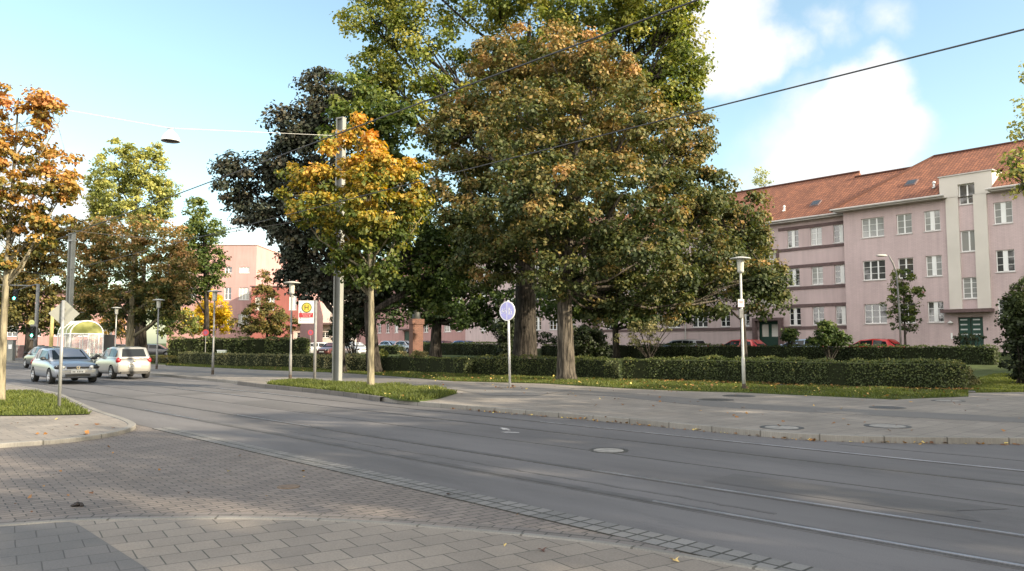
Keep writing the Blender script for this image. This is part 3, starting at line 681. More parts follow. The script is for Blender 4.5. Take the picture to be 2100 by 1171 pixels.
# ---------------- further houses of the same row, seen between the trunks
def rowhouse(k0, k1, label, m, zt=11.4, off=-1.2, shed=()):
    h = thing('apartment_house', label, 'apartment house', F((k0+k1)/2, -7, 1.0)); W = []
    k = k0+1.2; i = 0; kinds = ['2', '3', 'n', '2']
    while k < k1-2.2:
        w = {'3': 1.6, '2': 1.0, 'n': 1.05}[kinds[i % 4]]
        for (y0, y1) in rows: W.append((k, k+w, y0, y1, kinds[i % 4]))
        k += w+1.25; i += 1
    dk = [q for q in W if q[2] < 4][len(W)//6]; W = [q for q in W if not (q[0] == dk[0] and q[2] < 4)]; dd = (dk[0], dk[0]+1.3, 1.1, 3.3)
    fwall('wall', F, k0, k1, 0.5, zt, [q[:4] for q in W]+[dd], m, h, off=off)
    for q in W: fwindow(F, *q[:4], q[4], h, off=off)
    fbox(MB(), F, dd[0]+.03, dd[1]-.03, off-.15, off-.1, 1.1, 3.28).build('door', m_dgreen, h)
    fbox(MB(), F, dd[0]-.4, dd[1]+.4, off, off+.8, 3.4, 3.6).build('canopy', m_brown, h)
    fbox(MB(), F, k0, k1, off+.003, off+.05, 2.76, 2.99) if m is m_pink else None
    for kk in (k0, k1): fwall('wall', frameF(F(kk, off, 0), FA-pi/2), 0.0, 12, 0.5, zt, [], m, h)
    fwall('wall', F, k0, k1, 0.5, zt, [], m, h, off=off-12)
    roofpoly('roof', [F(k0-.3, off+.6, zt), F(k1+.3, off+.6, zt), F(k1+.3, off-6, zt+4.2), F(k0-.3, off-6, zt+4.2)], UD, m_tile, h)
    roofpoly('roof', [F(k0-.3, off-12.6, zt), F(k1+.3, off-12.6, zt), F(k1+.3, off-6, zt+4.2), F(k0-.3, off-6, zt+4.2)], UD, m_tile, h)
    return h
rowhouse(29.6, 49.5, 'pale pink apartment house seen behind the thick dark trunk and the cycle sign', m_pinkL, off=-.4)
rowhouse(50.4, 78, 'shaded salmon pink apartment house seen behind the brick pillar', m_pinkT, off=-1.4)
# ---------------- pink tower block (left), axis aligned
Fx = lambda Y0: (lambda k, off, z: (k, Y0-off, z))
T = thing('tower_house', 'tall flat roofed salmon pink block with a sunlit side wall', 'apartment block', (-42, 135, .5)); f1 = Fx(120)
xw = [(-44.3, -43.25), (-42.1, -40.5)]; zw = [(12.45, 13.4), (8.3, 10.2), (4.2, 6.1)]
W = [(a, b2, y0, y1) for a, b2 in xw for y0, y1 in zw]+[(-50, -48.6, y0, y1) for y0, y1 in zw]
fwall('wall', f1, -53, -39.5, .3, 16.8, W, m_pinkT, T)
for q in W: fwindow(f1, *q, '3' if q[1]-q[0] > 1.3 else '2', T, hbars=1, pane=m_panes[1] if q[0] < -42.5 else m_panes[3])
sd = frameF((-39.5, 120, 0), 0, -1)
fwall('wall', sd, 0, 30, .3, 16.8, [(6, 7.4, 8.3, 10), (12, 13.4, 8.3, 10)], m_pinkT, T)
for q in ((6, 7.4, 8.3, 10), (12, 13.4, 8.3, 10)): fwindow(sd, *q, '2', T)
b = MB(); b.add([(-53, 120, 16.75), (-39.5, 120, 16.75), (-39.5, 150, 16.75), (-53, 150, 16.75)], [(0, 1, 2, 3)]); b.build('roof', m_gut, T)
b = MB(); b.box((-46.25, 119.97, 16.86), (13.7, .2, .16)); b.box((-39.45, 135, 16.86), (.2, 30.2, .16)); b.build('coping', m_gut, T)
fwall('wall', frameF((-53, 120, 0), 0, 1), 0, 30, .3, 16.8, [], m_pinkT, T); fwall('wall', Fx(150), -53, -39.5, .3, 16.8, [], m_pinkT, T)
Wg = thing('house_wing', 'lower dark red house wing with white windows beside the tall pink block', 'house', (-35, 124, .5)); f2 = Fx(116.5)
W = [(-36.8, -35.5, 6.6, 8.5), (-33.3, -32.2, 6.6, 9.0), (-38.4, -37.6, 6.6, 8.5)]
fwall('wall', f2, -39, -31.6, 4.1, 10.1, W, m_redW, Wg)
for q in W: fwindow(f2, *q, '2', Wg, pane=m_panes[3])
fwall('wall', f2, -39, -32.6, .3, 4.1, [], m_redW, Wg)
fwall('wall', frameF((-31.6, 116.5, 0), 0, -1), 0, 14, .3, 10.1, [], m_pinkT, Wg)
b = MB(); b.box((-35.3, 123.5, 10.15), (7.8, 14.4, .15)); b.build('roof', m_brown, Wg)
# pale low building further behind
B3 = thing('house', 'pale flat roofed building behind the bus stop sign with dark garage window', 'house', (-28, 142, .5)); f3 = Fx(138)
W = [(-33.8, -32.2, 2.6, 3.6), (-29.6, -26.8, 2.4, 4.4), (-38, -35.6, 2.2, 3.5)]
fwall('wall', f3, -42, -22, .3, 9.6, W, m_palew, B3)
for q in W: fwindow(f3, *q, '2', B3, pane=m_panes[0])
b = MB(); b.box((-32, 144, 9.7), (20.4, 12.4, .3)); b.build('roof', m_brown, B3); fwall('wall', frameF((-22, 138, 0), 0, -1), 0, 12, .3, 9.6, [], m_palew, B3)
b = MB(); fbox(b, f3, -42, -22, .003, 1.2, 4.9, 5.2); b.build('canopy', m_brown, B3)
# houses seen under the trees on the far left
B4 = thing('house', 'long low salmon pink house behind the bus shelter and traffic lights', 'house', (-85, 120, .5)); f4 = Fx(112)
W = [(x, x+1.5, 2.6, 4.3) for x in np.arange(-86, -52, 3.4)]
fwall('wall', f4, -92, -54, .2, 9, W, m_pinkT, B4)
for q in W: fwindow(f4, *q, '2', B4)
b = MB(); b.box((-73, 117, 9.1), (39, 11, .3)); b.build('roof', m_brown, B4)
# dark brown boundary wall and kiosk beyond the crossing
# ================================================================ CARS
m_tyre = mat('tyre rubber', (.02, .02, .02), .85, .2, 10); m_rim = mat('alloy rim', (.45, .45, .46), .35, .1, 5, metal=.7)
m_blackp = mat('black trim', (.015, .015, .016), .5, .1, 5); m_cglass = mat('car window glass', (.010, .013, .014), .08, 0, spec=.3)
m_plate = mat('number plate', (.62, .62, .60), .5, .03, 5); m_ink = mat('plate lettering', (.05, .05, .05), .6, 0)
m_red = mat('tail lamp red', (.22, .008, .010), .25, .1, 5); m_lamp = glassmat('headlamp glass', (.55, .55, .52), .08); m_well = mat('wheel well', (.008, .008, .008), .95, 0)
m_chrome = mat('chrome', (.7, .7, .7), .15, 0, metal=1.0)
def paint(name, col):
    return mat(name, col, .32, .03, 2, metal=.35, coat=.9)
def make_car(name, label, x, y, ang, pm, L=4.2, W=1.78, Ht=1.48, style='hatch', emblem=None, group=None, z=None, detail=True):
    """ang: heading (direction of +x) in world radians"""
    z = H(x, y) if z is None else z
    root = thing(name, label, 'car', (x, y, z), ang, group); hl = L/2; hw = W/2
    wx = L*0.305; wr = .31
    # lower body by stations
    belt = 1.0*Ht/1.48; hood = .83*Ht/1.48
    if style == 'estate': rear = [(-hl, .38, .86, .80), (-hl+.06, .26, belt, .90), (-hl+.4, .22, belt+.02, .97)]
    else: rear = [(-hl, .40, .70, .80), (-hl+.05, .28, .80, .88), (-hl+.16, .24, belt-.02, .92), (-hl+.7, .22, belt+.03, 1.0)]
    stn = rear+[(-.1, .20, belt+.01, 1.0), (hl*.42, .20, belt-.01, 1.0), (hl*.62, .21, hood+.10, .98), (hl-.28, .22, hood+.0, .95), (hl-.07, .24, hood-.11, .89), (hl+.0, .28, .60, .80)]
    vs = []; fs = []
    for (sx, zb, zt, wf) in stn:
        w = hw*wf; zm = (zb+zt)*.5+.06
        half = [(0, zb), (w*.90, zb), (w*.985, zb+.10), (w*1.0, zm), (w*.965, zt-.08), (w*.86, zt), (w*.4, zt+.025)]
        ring = [(sx, -p[0], p[1]) for p in half]+[(sx, p[0], p[1]) for p in half[1:]][::-1]
        ring = [(sx, p[0]*-1, p[1]) for p in half]+[(sx, p[0], p[1]) for p in reversed(half[1:])]
        vs += ring
    n = len(ring)
    for i in range(len(stn)-1):
        for j in range(n): k = (j+1) % n; fs.append((i*n+j, i*n+k, (i+1)*n+k, (i+1)*n+j))
    fs += [tuple(range(n)), tuple((len(stn)-1)*n+j for j in range(n))[::-1]]
    me = bpy.data.meshes.new('body'); me.from_pydata(vs, [], fs); bm = bmesh.new(); bm.from_mesh(me); bmesh.ops.recalc_face_normals(bm, faces=bm.faces); bm.to_mesh(me); bm.free()
    me.materials.append(pm); me.materials.append(m_well); bo = bpy.data.objects.new('body', me); COL.objects.link(bo)
    sb = bo.modifiers.new('s', 'SUBSURF'); sb.levels = 2; sb.render_levels = 2
    cb = MB()
    for sx in (-wx, wx):
        for sy in (-1, 1): cb.lathe([(0.0, -.16), (wr+.055, -.16), (wr+.055, .30), (0.0, .30)], (sx, sy*(hw-.07)-(.07 if sy > 0 else .07), wr), 28, 'y')
    cut = cb.build('cut', [pm, m_well]); cut.data.polygons.foreach_set('material_index', [1]*len(cut.data.polygons))
    bl = bo.modifiers.new('c', 'BOOLEAN'); bl.object = cut; bl.operation = 'DIFFERENCE'; bl.solver = 'EXACT'
    dg = bpy.context.evaluated_depsgraph_get(); nm = bpy.data.meshes.new_from_object(bo.evaluated_get(dg)); nm.name = 'body'
    bpy.data.objects.remove(bo); bpy.data.objects.remove(cut)
    nm.polygons.foreach_set('use_smooth', [True]*len(nm.polygons))
    try: nm.set_sharp_from_angle(angle=radians(42))
    except Exception: pass
    body = link(bpy.data.objects.new('body', nm), root)
    # cabin
    xA, xB = hl*.50, hl*.12
    xC, xD = {'hatch': (-hl*.66, -hl+.14), 'mini': (-hl*.80, -hl+.10), 'estate': (-hl+.38, -hl+.1), 'sedan': (-hl*.45, -hl*.78)}[style]
    zb, zr = belt-.05, Ht; wb, wt = hw*.94, hw*.74; xm = (xB+xC)/2
    secs = [(xD, zb, wb*.92, zb+.01, wb*.8), (xC, zb, wb*.97, zr-.05, wt*.95), (xm, zb, wb, zr, wt), (xB, zb, wb, zr-.06, wt*.97), (xA, zb, wb*.95, zb+.01, wb*.88)]
    vs = []; 
    for (sx, z0, w0, z1, w1) in secs: vs += [(sx, -w0, z0), (sx, -w1, z1), (sx, -w1*.5, z1+.03 if z1 > zb+.1 else z1), (sx, w1*.5, z1+.03 if z1 > zb+.1 else z1), (sx, w1, z1), (sx, w0, z0)]
    fs = []; n = 6
    for i in range(4):
        for j in range(6): k = (j+1) % 6; fs.append((i*n+j, i*n+k, (i+1)*n+k, (i+1)*n+j))
    fs += [(0, 1, 2, 3, 4, 5), tuple(24+j for j in range(6))]
    cab = MB().add(vs, fs).build('cabin', pm, root, world=False, smooth=True); md = cab.modifiers.new('b', 'BEVEL'); md.width = .05; md.segments = 3; md.limit_method = 'ANGLE'; md.angle_limit = radians(25)
    def lerp(a, b, t): return Vector(a).lerp(Vector(b), t)
    def pane(nm_, A, B, C, D, u0, u1, v0, v1, u0t=None, u1t=None, m=m_cglass, off=.014):
        # A,B bottom; D,C top
        u0t = u0 if u0t is None else u0t; u1t = u1 if u1t is None else u1t
        def at(u, v): return lerp(lerp(A, B, u), lerp(D, C, u), v)
        q = [at(u0, v0), at(u1, v0), at(u1t, v1), at(u0t, v1)]; nn = (q[1]-q[0]).cross(q[3]-q[0]).normalized()
        cc = sum(q, Vector())/4
        if nn.dot(cc-Vector((0, 0, .9))) < 0: nn = -nn
        q2 = [p+nn*off for p in q]; b = MB(); b.add(q2+[p-nn*.03 for p in q], [(0, 1, 2, 3), (0, 1, 5, 4), (1, 2, 6, 5), (2, 3, 7, 6), (3, 0, 4, 7)]); return b.build(nm_, m, root, world=False)
    pane('windscreen', (xA, -wb*.95, zb), (xA, wb*.95, zb), (xB, wt*.97, zr-.06), (xB, -wt*.97, zr-.06), .07, .93, .10, .92)
    pane('rear_window', (xD, -wb*.92, zb), (xD, wb*.92, zb), (xC, wt*.95, zr-.05), (xC, -wt*.95, zr-.05), .12, .88, .14, .88)
    for sgn in (-1, 1):
        a, b_, c, d_ = (xm, sgn*wb, zb), (xB, sgn*wb, zb), (xB, sgn*wt*.97, zr-.06), (xm, sgn*wt, zr)
        pane('side_window', a, b_, c, d_, .06, 1.0, .14, .84)
        # front triangle
        q = [Vector((xB+.03, sgn*wb, zb+.07)), Vector((xA-.16, sgn*wb*.962, zb+.07)), Vector((xB+.03, sgn*(wt*.97+.045), zr-.16))]
        o_ = Vector((0, sgn*.016, .008)); b = MB(); b.add([p+o_ for p in q], [(0, 1, 2)]); b.build('quarter_window', m_cglass, root, world=False)
        a, b_, c, d_ = (xC, sgn*wb*.97, zb), (xm, sgn*wb, zb), (xm, sgn*wt, zr), (xC, sgn*wt*.95, zr-.05)
        pane('side_window', a, b_, c, d_, .30 if style != 'estate' else .42, .97, .14, .84)
        if style == 'estate': pane('quarter_window', a, b_, c, d_, .03, .38, .16, .84, .08)
        else:
            q = [Vector((xC+.02, sgn*(wt*.95+.04), zr-.17)), Vector((xC+.13*L*.5, sgn*(wt*.96+.04), zr-.16)), Vector((xC+.13*L*.5, sgn*wb*.985, zb+.09)), Vector((xC-.12, sgn*wb*.965, zb+.09))]
            b = MB(); b.add([p+Vector((0, sgn*.016, .006)) for p in q], [(0, 1, 2, 3)]); b.build('quarter_window', m_cglass, root, world=False)
        # mirrors, lamps
        b = MB(); b.ell((xA-.28, sgn*(hw+.09), belt+.05), (.08, .12, .075), 12, 8); b.tube([(xA-.28, sgn*(hw-.06), belt), (xA-.28, sgn*(hw+.02), belt+.02)], .03, 6); b.build('mirror', m_blackp if detail else pm, root, world=False, smooth=True)
        h = MB().ell((hl-.17, sgn*hw*.70, hood-.135), (.20, .235, .10), 16, 10).build('headlight', m_blackp, root, world=False, smooth=True)
        b = MB(); b.ell((hl-.055, sgn*hw*.60, hood-.135), (.085, .095, .075), 12, 8); b.ell((hl-.12, sgn*hw*.84, hood-.13), (.10, .07, .07), 12, 8); b.build('lens', m_lamp, h, world=False, smooth=True)
        if style == 'estate': MB().ell((-hl+.10, sgn*hw*.82, belt-.12), (.1, .13, .16), 12, 8).build('taillight', m_red, root, world=False, smooth=True)
        else:
            b = MB(); b.ell((-hl+.17, sgn*hw*.80, belt-.15), (.13, .115, .14), 14, 8); b.build('taillight', m_red, root, world=False, smooth=True)
        MB().ell((hl-.09, sgn*hw*.70, .36), (.06, .09, .05), 10, 6).build('fog_lamp', m_lamp, root, world=False, smooth=True)
        for sx in (-wx, wx):
            yc = sgn*(hw-.115)
            w_ = MB().lathe([(wr*.62, -.10), (wr*.95, -.105), (wr, -.07), (wr, .07), (wr*.95, .105), (wr*.62, .10)], (sx, yc, wr), 28, 'y').build('wheel', m_tyre, root, world=False, smooth=True)
            b = MB(); fy = yc+sgn*.085
            b.lathe([(wr*.62, sgn*.005), (wr*.60, sgn*.02), (wr*.55, 0)], (sx, fy, wr), 24, 'y'); b.lathe([(0, sgn*.012), (.05, sgn*.01), (.055, -.01*sgn)], (sx, fy, wr), 12, 'y')
            for k in range(5):
                a = 2*pi*k/5+.3; b.tube([(sx+.03*cos(a), fy, wr+.03*sin(a)), (sx+wr*.58*cos(a), fy, wr+wr*.58*sin(a))], [.028, .022], 6)
            b.build('rim', m_rim, w_, world=False)
            MB().lathe([(0, sgn*.05), (wr*.62, sgn*.05)], (sx, yc, wr), 20, 'y').build('brake', m_well, w_, world=False)
    # front face
    b = MB(); b.box((hl-.035, 0, hood-.155), (.10, W*.46, .075)); b.build('grille', m_blackp, root, world=False)
    b = MB(); b.box((hl-.02, 0, .36), (.09, W*.52, .10)); b.box((hl-.085, -hw*.70, .36), (.09, .26, .09)); b.box((hl-.085, hw*.70, .36), (.09, .26, .09)); b.build('air_intake', m_blackp, root, world=False)
    b = MB(); b.box((hl+.018, 0, .50), (.02, .52, .11)); p1 = b.build('number_plate', m_plate, root, world=False)
    b = MB()
    for i, dy in enumerate((-.19, -.13, -.02, .04, .10, .16)): b.box((hl+.030, dy, .50), (.004, .035, .06))
    b.build('plate_lettering', m_ink, p1, world=False)
    py_ = .62 if style != 'estate' else .70
    b = MB(); b.box((-hl-.012, 0, py_-.02), (.02, .52, .11)); p2 = b.build('number_plate', m_plate, root, world=False)
    b = MB()
    for i, dy in enumerate((-.19, -.13, -.02, .04, .10, .16)): b.box((-hl-.024, dy, py_-.02), (.004, .035, .06))
    b.build('plate_lettering', m_ink, p2, world=False)
    MB().box((-hl+.02, 0, .30), (.10, W*.7, .12)).build('bumper_trim', m_blackp, root, world=False)
    b = MB(); b.lathe([(0, .02), (.058, .02), (.064, 0)], (-hl+.0, 0, belt-.17), 16, 'x') if False else b.box((-hl-.0+.01, 0, belt-.16), (.03, .09, .07)); b.build('badge', m_chrome, root, world=False)
    if emblem == 'vw':
        e = MB().lathe([(.052, 0), (.066, .0), (.066, .03), (.052, .03)], (hl+.0, 0, hood-.15), 24, 'x'); fx = hl+.028; zc_ = hood-.15
        e.lathe([(0, .0), (.052, .0)], (hl+.012, 0, zc_), 24, 'x', 1)
        for (y0, z0, y1, z1) in ((-.022, .045, 0, .008), (.022, .045, 0, .008), (-.047, .02, -.02, -.042), (-.02, -.042, 0, -.006), (0, -.006, .02, -.042), (.02, -.042, .047, .02)):
            e.tube([(fx, y0, zc_+z0), (fx, y1, zc_+z1)], .006, 5)
        e.build('emblem', [m_chrome, m_blackp], root, world=False)
    return root
HEAD = math.atan2(-RD[1], -RD[0])     # towards the camera along the road
p_blue = paint('blue silver paint', (.215, .235, .275)); p_silver = paint('warm silver paint', (.27, .265, .25)); p_dark = paint('anthracite paint', (.055, .055, .058))
p_white = paint('white car paint', (.55, .55, .54)); p_mar = paint('maroon paint', (.10, .035, .032)); p_red = paint('red paint', (.42, .018, .014)); p_grey = paint('grey silver paint', (.34, .35, .36)); p_navy = paint('dark blue paint', (.03, .06, .17)); p_lblue = paint('pale blue paint', (.32, .40, .50)); p_dred = paint('dark wine paint', (.09, .02, .03))
def at_px(px, py, z=0): return G(px, py, z)
make_car('hatchback', 'blue silver hatchback driving towards the viewer behind the diamond sign pole', -19.35, 33.85, HEAD+radians(1), p_blue, 4.2, 1.79, 1.46, 'hatch', 'vw', z=0.012)
make_car('small_car', 'silver small hatchback seen from behind with red tail lamp, driving away', -18.95, 38.1, HEAD+pi, p_silver, 3.75, 1.70, 1.50, 'mini', z=0.012)
make_car('estate_car', 'dark grey estate car seen from behind at the far left of the road', -31.3, 52.5, HEAD+pi+radians(2), p_dark, 4.4, 1.74, 1.45, 'estate', z=0.012)
PK = 'cars parked along the house front'
FH = math.atan2(FD[1], FD[0])
def parked(px, Y, label, pm, style, h, L=4.2, name='parked_car', off=5.7):
    if Y is None:
        u = (px-1050)/FPX*.997; k = ((FO[0]+FN[0]*off)*FN[0]+(FO[1]+FN[1]*off)*FN[1])/(u*FN[0]+FN[1]); x, Y = u*k, k
    else: x = (px-1050)/FPX*Y*.997
    make_car(name, label, x, Y, h, pm, L, 1.75, 1.45, style, group=PK, detail=False)
parked(1395, None, 'silver grey estate car parked left of the lamp post, behind the far hedge', p_grey, 'estate', FH+pi*0, 4.4)
parked(1516, None, 'red car parked directly behind the lamp post and the hedge', p_red, 'hatch', FH)
parked(1640, None, 'pale silver estate car parked below the leafy bush by the pink house', p_lblue, 'estate', FH, 4.4)
parked(1783, None, 'red car parked in front of the pink house, left of the slim pear tree', p_red, 'hatch', FH)
parked(957, None, 'dark blue car parked right of the forked tree trunk', p_navy, 'hatch', FH+pi)
parked(912, None, 'dark wine red car parked between the forked trunk and a blue car', p_dred, 'hatch', FH+pi)
parked(878, None, 'black car parked half behind the forked tree trunk', p_dark, 'estate', FH+pi)
parked(836, None, 'pale silver car parked just left of the brick pillar', p_grey, 'hatch', FH+pi)
parked(803, None, 'pale blue hatchback parked right of the dark leaning trunk', p_lblue, 'hatch', FH+pi)
parked(728, 82.0, 'white estate car parked between the tall grey pole and the young maple trunk', p_white, 'estate', FH+pi)
parked(682, 83.0, 'maroon car parked just left of the tall grey pole', p_mar, 'hatch', FH-radians(60)+pi, 4.1)
parked(640, 87.0, 'white van-like car parked behind the bus stop post', p_white, 'estate', FH+radians(60), 4.3)
parked(322, 92.0, 'dark grey car parked at the left end of the tall clipped bush', p_dark, 'estate', radians(10))
parked(250, 100.0, 'dark car parked far behind the bus shelter and street lamp', p_dark, 'hatch', radians(5))
# ================================================================ STREET FURNITURE
m_galv = mat('galvanised steel', (.24, .245, .24), .5, .12, 6, metal=.35); m_galvd = mat('weathered grey post', (.19, .19, .185), .65, .2, 5, metal=.2)
m_lampw = mat('lamp housing', (.36, .36, .335), .5, .08, 5); m_lglass = mat('frosted lamp glass', (.40, .40, .35), .3, .08, 6); m_foot = mat('dirty post foot', (.07, .055, .045), .9, .3, 10)
m_concrete = mat('grey painted mast', (.205, .21, .195), .7, .12, 1.5, bump=.2, bscale=12); m_mastd = mat('mast web', (.13, .135, .125), .75, .12, 1.5)
m_wire = mat('wire', (.03, .03, .032), .6, 0); m_wirel = mat('pale wire', (.55, .55, .55), .5, 0)
def mushroom_lamp(px, py, htop, label, z=.1, pos=None, light=False, sticker=False, sc=1.0, sleeve=False, rake=0):
    g = pos if pos else G(px, py, z); r = thing('street_lamp', label, 'street lamp', g, 0, 'mushroom street lamps'); h = htop; mp_ = m_lampw if light else m_galvd
    lx = rake
    b = MB(); T_ = lambda zz: (g[0]+lx*zz/h, g[1], g[2]+zz)
    b.tube([T_(-.05), T_(1.08), T_(1.12), T_(h-.62)], [.064*sc, .06*sc, .044*sc, .038*sc], 12); b.build('pole', mp_, r, smooth=True)
    MB().tube([T_(-.02), T_(.22)], .068*sc, 12).build('pole_foot', m_foot, r)
    c = T_(h-.56); b = MB(); b.lathe([(.04, -.08), (.10, -.06), (.115, 0), (.115, .02)], c, 18); b.build('collar', m_lampw, r, smooth=True)
    MB().lathe([(.105, .02), (.125, .40)], c, 18).build('lantern', m_lglass, r, smooth=True)
    MB().lathe([(.0, .50), (.12, .485), (.34*sc, .44), (.355*sc, .41), (.33*sc, .40), (.0, .40)], c, 24).build('lamp_shade', m_lampw, r, smooth=True)
    if sticker:
        q = T_(2.95); MB().box((q[0]-.035, q[1]-.07, q[2]), (.21, .02, .27)).build('notice', mat('notice plate', (.62, .52, .50), .5, .05, 5), r)
        b = MB(); b.box((q[0]-.035, q[1]-.083, q[2]+.05), (.13, .004, .02)); b.box((q[0]-.035, q[1]-.083, q[2]+.01), (.13, .004, .02)); b.build('notice_text', mat('faded red print', (.35, .12, .12), .6, 0), r)
        q = T_(2.6); MB().box((q[0]-.04, q[1]-.05, q[2]), (.13, .1, .3)).build('junction_box', m_galvd, r)
    return r
mushroom_lamp(1526, 800, 4.62, 'pale mushroom street lamp with a small notice, standing in the grass before the hedges', sticker=True, light=True, rake=-.04)
mushroom_lamp(595, 779, 4.35, 'grey mushroom street lamp left of the bus stop post')
mushroom_lamp(436, 768, 4.35, 'grey mushroom street lamp before the yellow tree and tall clipped bush')
mushroom_lamp(321, 757, 4.35, 'grey mushroom street lamp nearest the silver small car, before the round tree')
mushroom_lamp(235, 748, 4.3, 'sunlit white mushroom street lamp right of the bus shelter', light=True)
mushroom_lamp(168, 744, 4.3, 'sunlit mushroom street lamp rising behind the bus shelter roof', light=True, pos=G(168, 742, .1))
mushroom_lamp(33, 735, 4.3, 'distant mushroom street lamp left of the traffic lights', pos=(-52.5, 83, .1))
# tall tram masts
def mast(px, py, h, label, pos=None, rz=0, w=.34):
    g = pos if pos else G(px, py, .12); r = thing('tram_mast', label, 'mast', g, 0, 'masts carrying the tram wires')
    b = MB(); M = Matrix.Rotation(rz, 3, 'Z')
    for sx in (-1, 1): c = M @ Vector((sx*w*.42, 0, 0)); b.box((g[0]+c.x, g[1]+c.y, g[2]+h/2-.1), (w*.16, w*.62, h+.2), M=M)
    b.build('flange', m_concrete, r)
    MB().box((g[0], g[1], g[2]+h/2-.1), (w*.70, w*.12, h+.19), M=M).build('web', m_mastd, r)
    MB().box((g[0], g[1], g[2]+h+.02), (w*1.04, w*.7, .05), M=M).build('cap', m_concrete, r)
    b = MB(); b.box((g[0], g[1], g[2]+h-.55), (w*1.1, w*.75, .12), M=M); b.build('clamp', m_galv, r)
    return g
gm = mast(691, 785, 10.65, 'tall grey steel mast behind the orange maple on the grass island', rz=radians(-28))
gm2 = mast(140, 750, 10.3, 'tall pale mast rising behind the bus shelter', pos=(-35.2, 62, .1), rz=radians(-28), w=.5)
b = thing('switch_cabinet', 'white box fixed high on the mast behind the bus shelter', 'cabinet', (-35.0, 61.5, 3.0))
bb = MB(); bb.box((-35.0, 61.5, 3.36), (.85, .3, .7)); bb.build('housing', mat('white box paint', (.72, .72, .70), .5, .05, 5), b); MB().box((-35.0, 61.34, 3.36), (.75, .02, .6)).build('lid', m_white, b)
# hanging street lamp across the road
lp = P(350, 280, 26.8); r = thing('hanging_lamp', 'white dome lamp hanging on a wire over the road', 'hanging lamp', lp)
MB().lathe([(.02, .34), (.08, .31), (.12, .24), (.21, .17), (.28, .04), (.31, -.04), (.315, -.09), (.30, -.09)], (lp[0], lp[1], lp[2]-.08), 28).build('lamp_shade', mat('white enamel', (.75, .76, .78), .4, .05, 5), r, smooth=True)
MB().lathe([(.0, -.035), (.28, -.045)], (lp[0], lp[1], lp[2]-.08), 24).build('lamp_glass', m_blackp, r)
b = MB(); b.tube([(lp[0], lp[1], lp[2]+.15), (lp[0], lp[1], lp[2]+.30)], .02, 6); b.tube([(lp[0]-.14, lp[1], lp[2]+.28), (lp[0]+.14, lp[1], lp[2]+.28)], .015, 6); b.build('hanger', m_galv, r)
def wire(name, pts, rad, m, label, sag=0.0):
    out = []
    for i in range(len(pts)-1):
        a, c = Vector(pts[i]), Vector(pts[i+1]); n = 14
        for k in range(n+(1 if i == len(pts)-2 else 0)):
            t = k/n; p = a.lerp(c, t); p.z -= sag*4*t*(1-t); out.append(p)
    o = MB().tube(out, rad, 5).build(name, m); tag(o, label, 'wire'); return o
pl = P(88, 221, 22.5); top = (gm[0], gm[1], gm[2]+9.95); hk = (lp[0], lp[1], lp[2]+.30)
far = (hk[0]+(hk[0]-top[0])*1.1, hk[1]+(hk[1]-top[1])*1.1, 0)
L2 = P(20, 205, 22.0)
wire('span_wire', [top, hk, L2, P(-300, 130, 15)], .006, m_wirel, 'thin pale span wire carrying the hanging dome lamp from the mast')
for t_, lb in ((11.42, 'black overhead tram wire crossing the sky at the right above the roofs'), (7.62, 'black overhead tram wire running up past the top of the big tree')):
    w_ = [S(s, t_+ (drift(s)*.3), 5.72) for s in (-12, 10, 32, 59, 86, 115)]
    wire('contact_wire', w_, .0135, m_wire, lb, .0)
# cross spans on the far mast with insulators
a = (gm2[0], gm2[1], 6.9); c = S(59.5, 2.0, 6.9)
wire('cross_span', [a, S(59, 11.4, 6.35), S(59, 7.6, 6.35), c], .012, m_wire, 'black cross span wire between far masts left of the round tree')
a = (gm[0], gm[1], 6.9)
wire('cross_span', [a, S(32, 11.42, 5.85), S(32, 7.6, 5.85), S(33, -3, 7.4)], .009, m_wire, 'black cross span holding the tram wires beside the grey mast', .05)
# cycle path / footpath sign
def disc(b, c, r, n, d, z0, mi=0, n_=32):
    """flat disc facing -d"""
    ex = Vector((n.y, -n.x, 0)).normalized(); ez = Vector((0, 0, 1)); p0 = Vector(c)+n*d
    vs = [p0]+[p0+ex*r*cos(2*pi*i/n_)+ez*r*sin(2*pi*i/n_) for i in range(n_)]
    return b.add(vs, [(0, i+1, (i+1) % n_+1) for i in range(n_)], mi)
g = G(1046, 796, .1); r = thing('cycle_sign', 'round pale blue cycle and pedestrian sign on a slightly leaning white pole', 'traffic sign', g)
tp = Vector(P(1042, 640, 27.6)); bs = Vector(g)
MB().tube([bs-Vector((0, 0, .05)), tp+Vector((0, 0, .42))], .042, 12).build('pole', mat('white pole', (.48, .48, .48), .45, .06, 4), r, smooth=True)
c = Vector(P(1042.5, 638, 27.5)); n = Vector((-.62, -.78, 0)).normalized(); ex = Vector((n.y, -n.x, 0))
if ex.x < 0: ex = -ex
R_ = .345; m_sblue = mat('glare paled blue sign', (.40, .39, .72), .35, .12, 3); m_swhite = mat('sign white', (.80, .80, .80), .4, .0)  # sign blue is paled, glare put into its base colour
b = MB(); vs = []; n_ = 36
for k, (rr_, dd) in enumerate(((0, -.012), (R_, -.012), (R_, .0), (R_, .012), (0, .012))):
    for i in range(n_): a = 2*pi*i/n_; vs.append(c+ex*rr_*cos(a)+Vector((0, 0, 1))*rr_*sin(a)+n*(dd+.06))
fs = [(k*n_+i, k*n_+(i+1) % n_, (k+1)*n_+(i+1) % n_, (k+1)*n_+i) for k in range(4) for i in range(n_)]
sg = b.add(vs, fs).build('sign_plate', m_swhite, r)
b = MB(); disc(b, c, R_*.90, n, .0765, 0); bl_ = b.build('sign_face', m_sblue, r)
b = MB(); off = n*.081
def sp(x, z): return c+ex*x+Vector((0, 0, z))+off
def sline(b, pts, w=.012): 
    b.tube([sp(*p) for p in pts], w, 6)
sline(b, [(0.0, -.29), (0.0, .29)], .013)
bx = -.155; k = .95                      # bicycle (left half)
